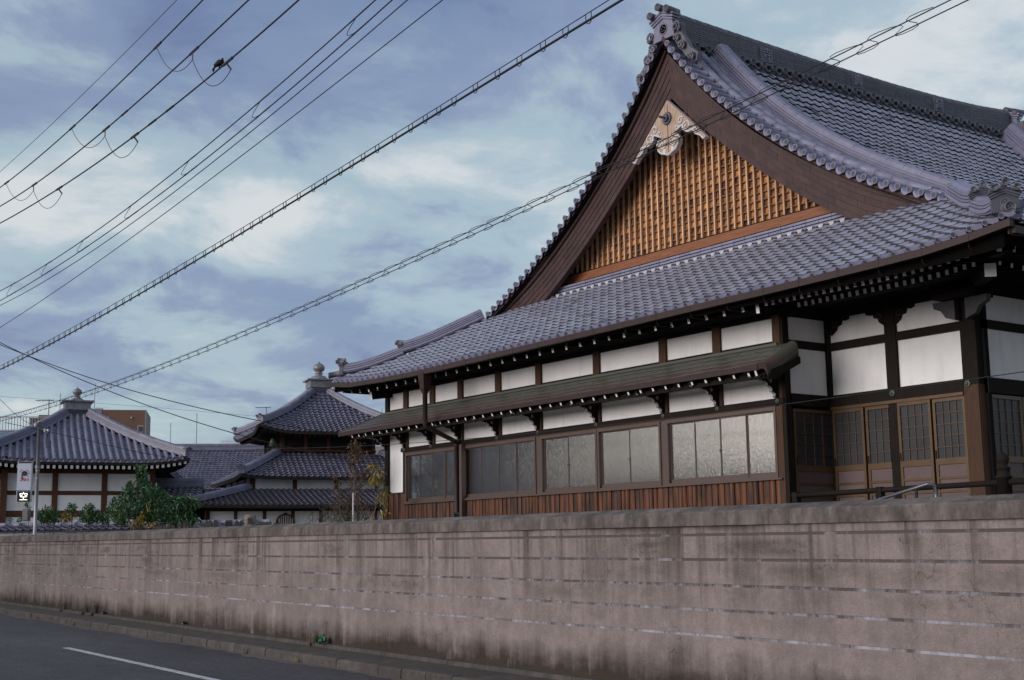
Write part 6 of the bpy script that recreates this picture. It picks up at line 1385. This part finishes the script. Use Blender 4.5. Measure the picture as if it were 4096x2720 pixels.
wire('7', [(0, 1222), (655, 800), (877, 627), (1100, 449), (1629, 0)], 9.5, 0.009, 'single thin wire just below the looped pair')
wire('8', [(0, 1310), (731, 800), (1100, 521), (1770, 0)], 9.4, 0.008, 'lone thin wire above the heavy ringed cable')
# heavy telecom cable hung on rings
w9 = wire('9', [(0, 1478), (815, 1024), (1348, 699), (1700, 484), (2472, 9)], 9.2, 0.015, 'heavy dark cable hung in rings across the sky')
w9b = wire('9b', [(0, 1464), (815, 1004), (1322, 697), (1700, 459), (2455, -12)], 9.2, 0.006, 'thin messenger wire directly above the heavy ringed cable')
q = WIRES['9']; L9 = np.concatenate([[0], np.cumsum([np.linalg.norm(q[i+1]-q[i]) for i in range(len(q)-1)])])
for s_ in np.cumsum(rng.uniform(0.34, 0.52, int(L9[-1]/0.43)-2)):
    p = np.array([np.interp(s_, L9, [v[c] for v in q]) for c in range(3)]); X = pix(p)[0]; u_ = on('9b', X); d_ = nrm(on('9b', X+15)-on('9b', X-15))
    h_ = max(0.05, np.linalg.norm(u_-p)); MB().tube([u_+d_*0.05, u_+d_*0.052-_up*h_*0.7, p+d_*0.035-_up*0.03, p-_up*0.045, p-d_*0.035-_up*0.03, u_-d_*0.052-_up*h_*0.7, u_-d_*0.05], 0.007, 4).build('ring', 'wire', w9)
# spiral lashed pair in front of the gable
w10 = wire('10', [(0, 1672), (434, 1533), (937, 1351), (1475, 1108), (1943, 891), (2348, 706), (2680, 548), (3200, 294), (3608, 100), (3800, 0)], 9.0, 0.0055, 'upper strand of the spiral lashed pair crossing the gable', 40)
w11 = wire('11', [(0, 1686), (434, 1547), (937, 1368), (1475, 1127), (1943, 911), (2348, 727), (2680, 568), (3200, 314), (3608, 131), (3890, 0)], 9.0, 0.0055, 'lower strand of the spiral lashed pair crossing the gable', 40)
q = WIRES['10']; L10 = np.concatenate([[0], np.cumsum([np.linalg.norm(q[i+1]-q[i]) for i in range(len(q)-1)])]); sp_ = []
for s_ in np.arange(0, L10[-1]-0.2, 0.03):
    p = np.array([np.interp(s_, L10, [v[c] for v in q]) for c in range(3)]); X = pix(p)[0]; lo_ = on('11', min(X, 3860)); c_ = (p+lo_)/2; g_ = np.linalg.norm(p-lo_)/2; th = s_*2*math.pi/0.42+0.5*math.sin(s_*1.7); r_ = g_*1.15+0.012
    sp_.append(c_+_up*r_*math.cos(th)+nrm(q[1]-q[0])*0.10*math.sin(2*th+0.6)+np.array((0, 1, 0))*r_*math.sin(th))
MB().tube(sp_, 0.0038, 4).build('spiral_lashing', 'wire', w10, True)
# cables running down to the right in front of the tower
wire('a', [(0, 1370), (282, 1500), (408, 1553), (800, 1692), (946, 1737), (1152, 1788), (1411, 1842)], 40, 0.014, 'lower of two dark cables sagging before the tower', 28, 'D')
wire('b', [(0, 1378), (322, 1500), (490, 1549), (800, 1634), (1080, 1690), (1362, 1737)], 40, 0.014, 'upper of two dark cables sagging before the tower', 28, 'D')
wire('c', [(1180, 1793), (1500, 1780), (1900, 1754), (2500, 1693), (3100, 1621), (3600, 1556), (4096, 1487)], 15.4, 0.007, 'thin service wire strung along the hall front')
wire('d', [(172, 1722), (300, 1750), (480, 1792), (730, 1838)], 43, 0.010, 'blue grey service cable from the sign pole to the right', 12, 'D')
wire('e', [(0, 1597), (60, 1655), (110, 1690), (158, 1706)], 44, 0.008, 'short cable dropping from the upper left to the sign pole', 10, 'D')
wire('f', [(0, 1586), (300, 1606), (800, 1645), (1100, 1672)], 120, 0.012, 'hair thin distant wire behind the jewel finial', 10, 'D')
ins_ = thing('insulator_bracket', 'small white insulators with tangled leads on the sign pole', 'insulator', gp(180, 1725, PD-0.15))
for x in (142, 180, 192): p = gp(x, 1700 if x < 150 else 1722, PD-0.1); MB().lathe([(0.03, -0.06), (0.05, -0.02), (0.03, 0.0), (0.05, 0.03), (0.0, 0.06)], 8, p).build('insulator', 'carvewhite', ins_, True)
MB().tube([gp(165, 1722, PD-0.1), gp(196, 1722, PD-0.1)], 0.018, 5).build('arm', 'railm', ins_); MB().tube([gp(195, 1725, PD-0.1), gp(183, 1765, PD-0.1), gp(186, 1790, PD-0.1), gp(200, 1788, PD-0.1), gp(203, 1765, PD-0.1)], 0.012, 5).build('lead', 'wire', ins_, True)

# ---------------------------------------------------------------- crow on the lowest thick wire
cd = pix(on('4', 880)); cp = on('4', 880); CD_ = float((cp-np.array([0, 0, EYE]))@CF); kpx = CD_/FPX
def cpt(x, y, d=0.0): return atD(780+x/10.73, 180+y/10.73, CD_)+_fw*d
spine = [((755, 1110), 3, 9), ((800, 1010), 8, 20), ((850, 930), 12, 30), ((920, 840), 22, 44), ((1010, 775), 34, 60), ((1090, 735), 40, 66), ((1150, 700), 40, 62), ((1180, 650), 33, 46), ((1175, 605), 25, 32), ((1182, 578), 22, 27), ((1205, 572), 15, 18), ((1225, 570), 7, 9), ((1262, 566), 1.5, 2)]
off = cp-atD(780+1075/10.73, 180+975/10.73, CD_)
ring_pts = []; ns = 12; cm = MB(); prev = None
for i, ((x, y), ry, rz) in enumerate(spine):
    (xa, ya) = spine[max(i-1, 0)][0]; (xb, yb) = spine[min(i+1, len(spine)-1)][0]; t_ = nrm((xb-xa, yb-ya)); nx, ny = -t_[1], t_[0]
    s_ = kpx/10.73; c_ = cpt(x, y)+off; rr = rz*2.35 if 2 < i < 7 else rz*1.7; ring_pts.append([c_+(_rt*nx-_up*ny)*rr*s_*math.cos(a)+_fw*ry*2.0*s_*math.sin(a) for a in np.linspace(0, 2*math.pi, ns+1)])
cm.grid(ring_pts)
M['crow'] = mat('crow_feather', (0.004, 0.0036, 0.0045), 0.6, 0.3, 40, spec=0.2)
crow = thing('crow', 'black crow perched on the lowest thick wire', 'bird', cp); cm.build('body', 'crow', crow, True)
for dx in (0, 35): MB().add([cpt(760+dx, 1000)+off-_fw*0.02, cpt(820+dx, 1000)+off+_fw*0.02, cpt(775+dx*0.6, 1165 if dx else 1105)+off, cpt(740+dx*0.8, 1100)+off], [(0, 1, 2, 3)]).build('tail_feather', 'crow', crow)
MB().tube([cpt(1000, 860)+off-_fw*0.06, cpt(930, 900)+off-_fw*0.07, cpt(830, 860)+off-_fw*0.04], [0.045, 0.04, 0.008], 8).build('wing', 'crow', crow, True)
for dx in (-20, 25):
    MB().tube([cpt(1035+dx, 900)+off, cpt(1075+dx*0.6, 970)+off], 0.010, 5).build('leg', 'crow', crow)
    for a_ in (-1, 0, 1): MB().tube([cpt(1075+dx*0.6, 968)+off, cpt(1085+dx*0.6+a_*18, 1000)+off-_fw*0.02], 0.006, 4).build('toe', 'crow', crow)

# ---------------------------------------------------------------- houses across the street, behind the camera (mirrored in the hall windows)
def street_house(x0, x1, y0, y1, h, label):
    t = thing('street_house', label, 'house', ((x0+x1)/2, y1, 0)); MB().box(x0, x1, y0, y1, -0.4, h).build('wall', 'grey', t)
    xm = (y0+y1)/2; MB().prism([(y0-0.4, h), (y1+0.4, h), (xm, h+1.5)], lambda a, b: (x0-0.3, a, b), lambda a, b: (x1+0.3, a, b)).build('roof', 'tiledark', t)
    for k in range(int(h/3)):
        for i in range(int((x1-x0)/3)): w_ = MB().box(x0+0.8+3*i, x0+2.3+3*i, y1, y1+0.06, 1.0+3*k, 2.2+3*k).build('window', 'pale', t); MB().box(x0+0.9+3*i, x0+2.2+3*i, y1+0.06, y1+0.07, 1.1+3*k, 2.1+3*k).build('pane', 'farglass', w_)
street_house(-95, -63, -22, -12.0, 12.5, 'tall grey house across the street, mirrored dark in the left hall windows')
street_house(-62.5, -50, -22, -12.0, 3.2, 'low grey house across the street, mirrored in the middle hall windows')
street_house(-49.5, -32, -22, -12.0, 4.5, 'grey two storey house across the street, mirrored in the right hall windows')
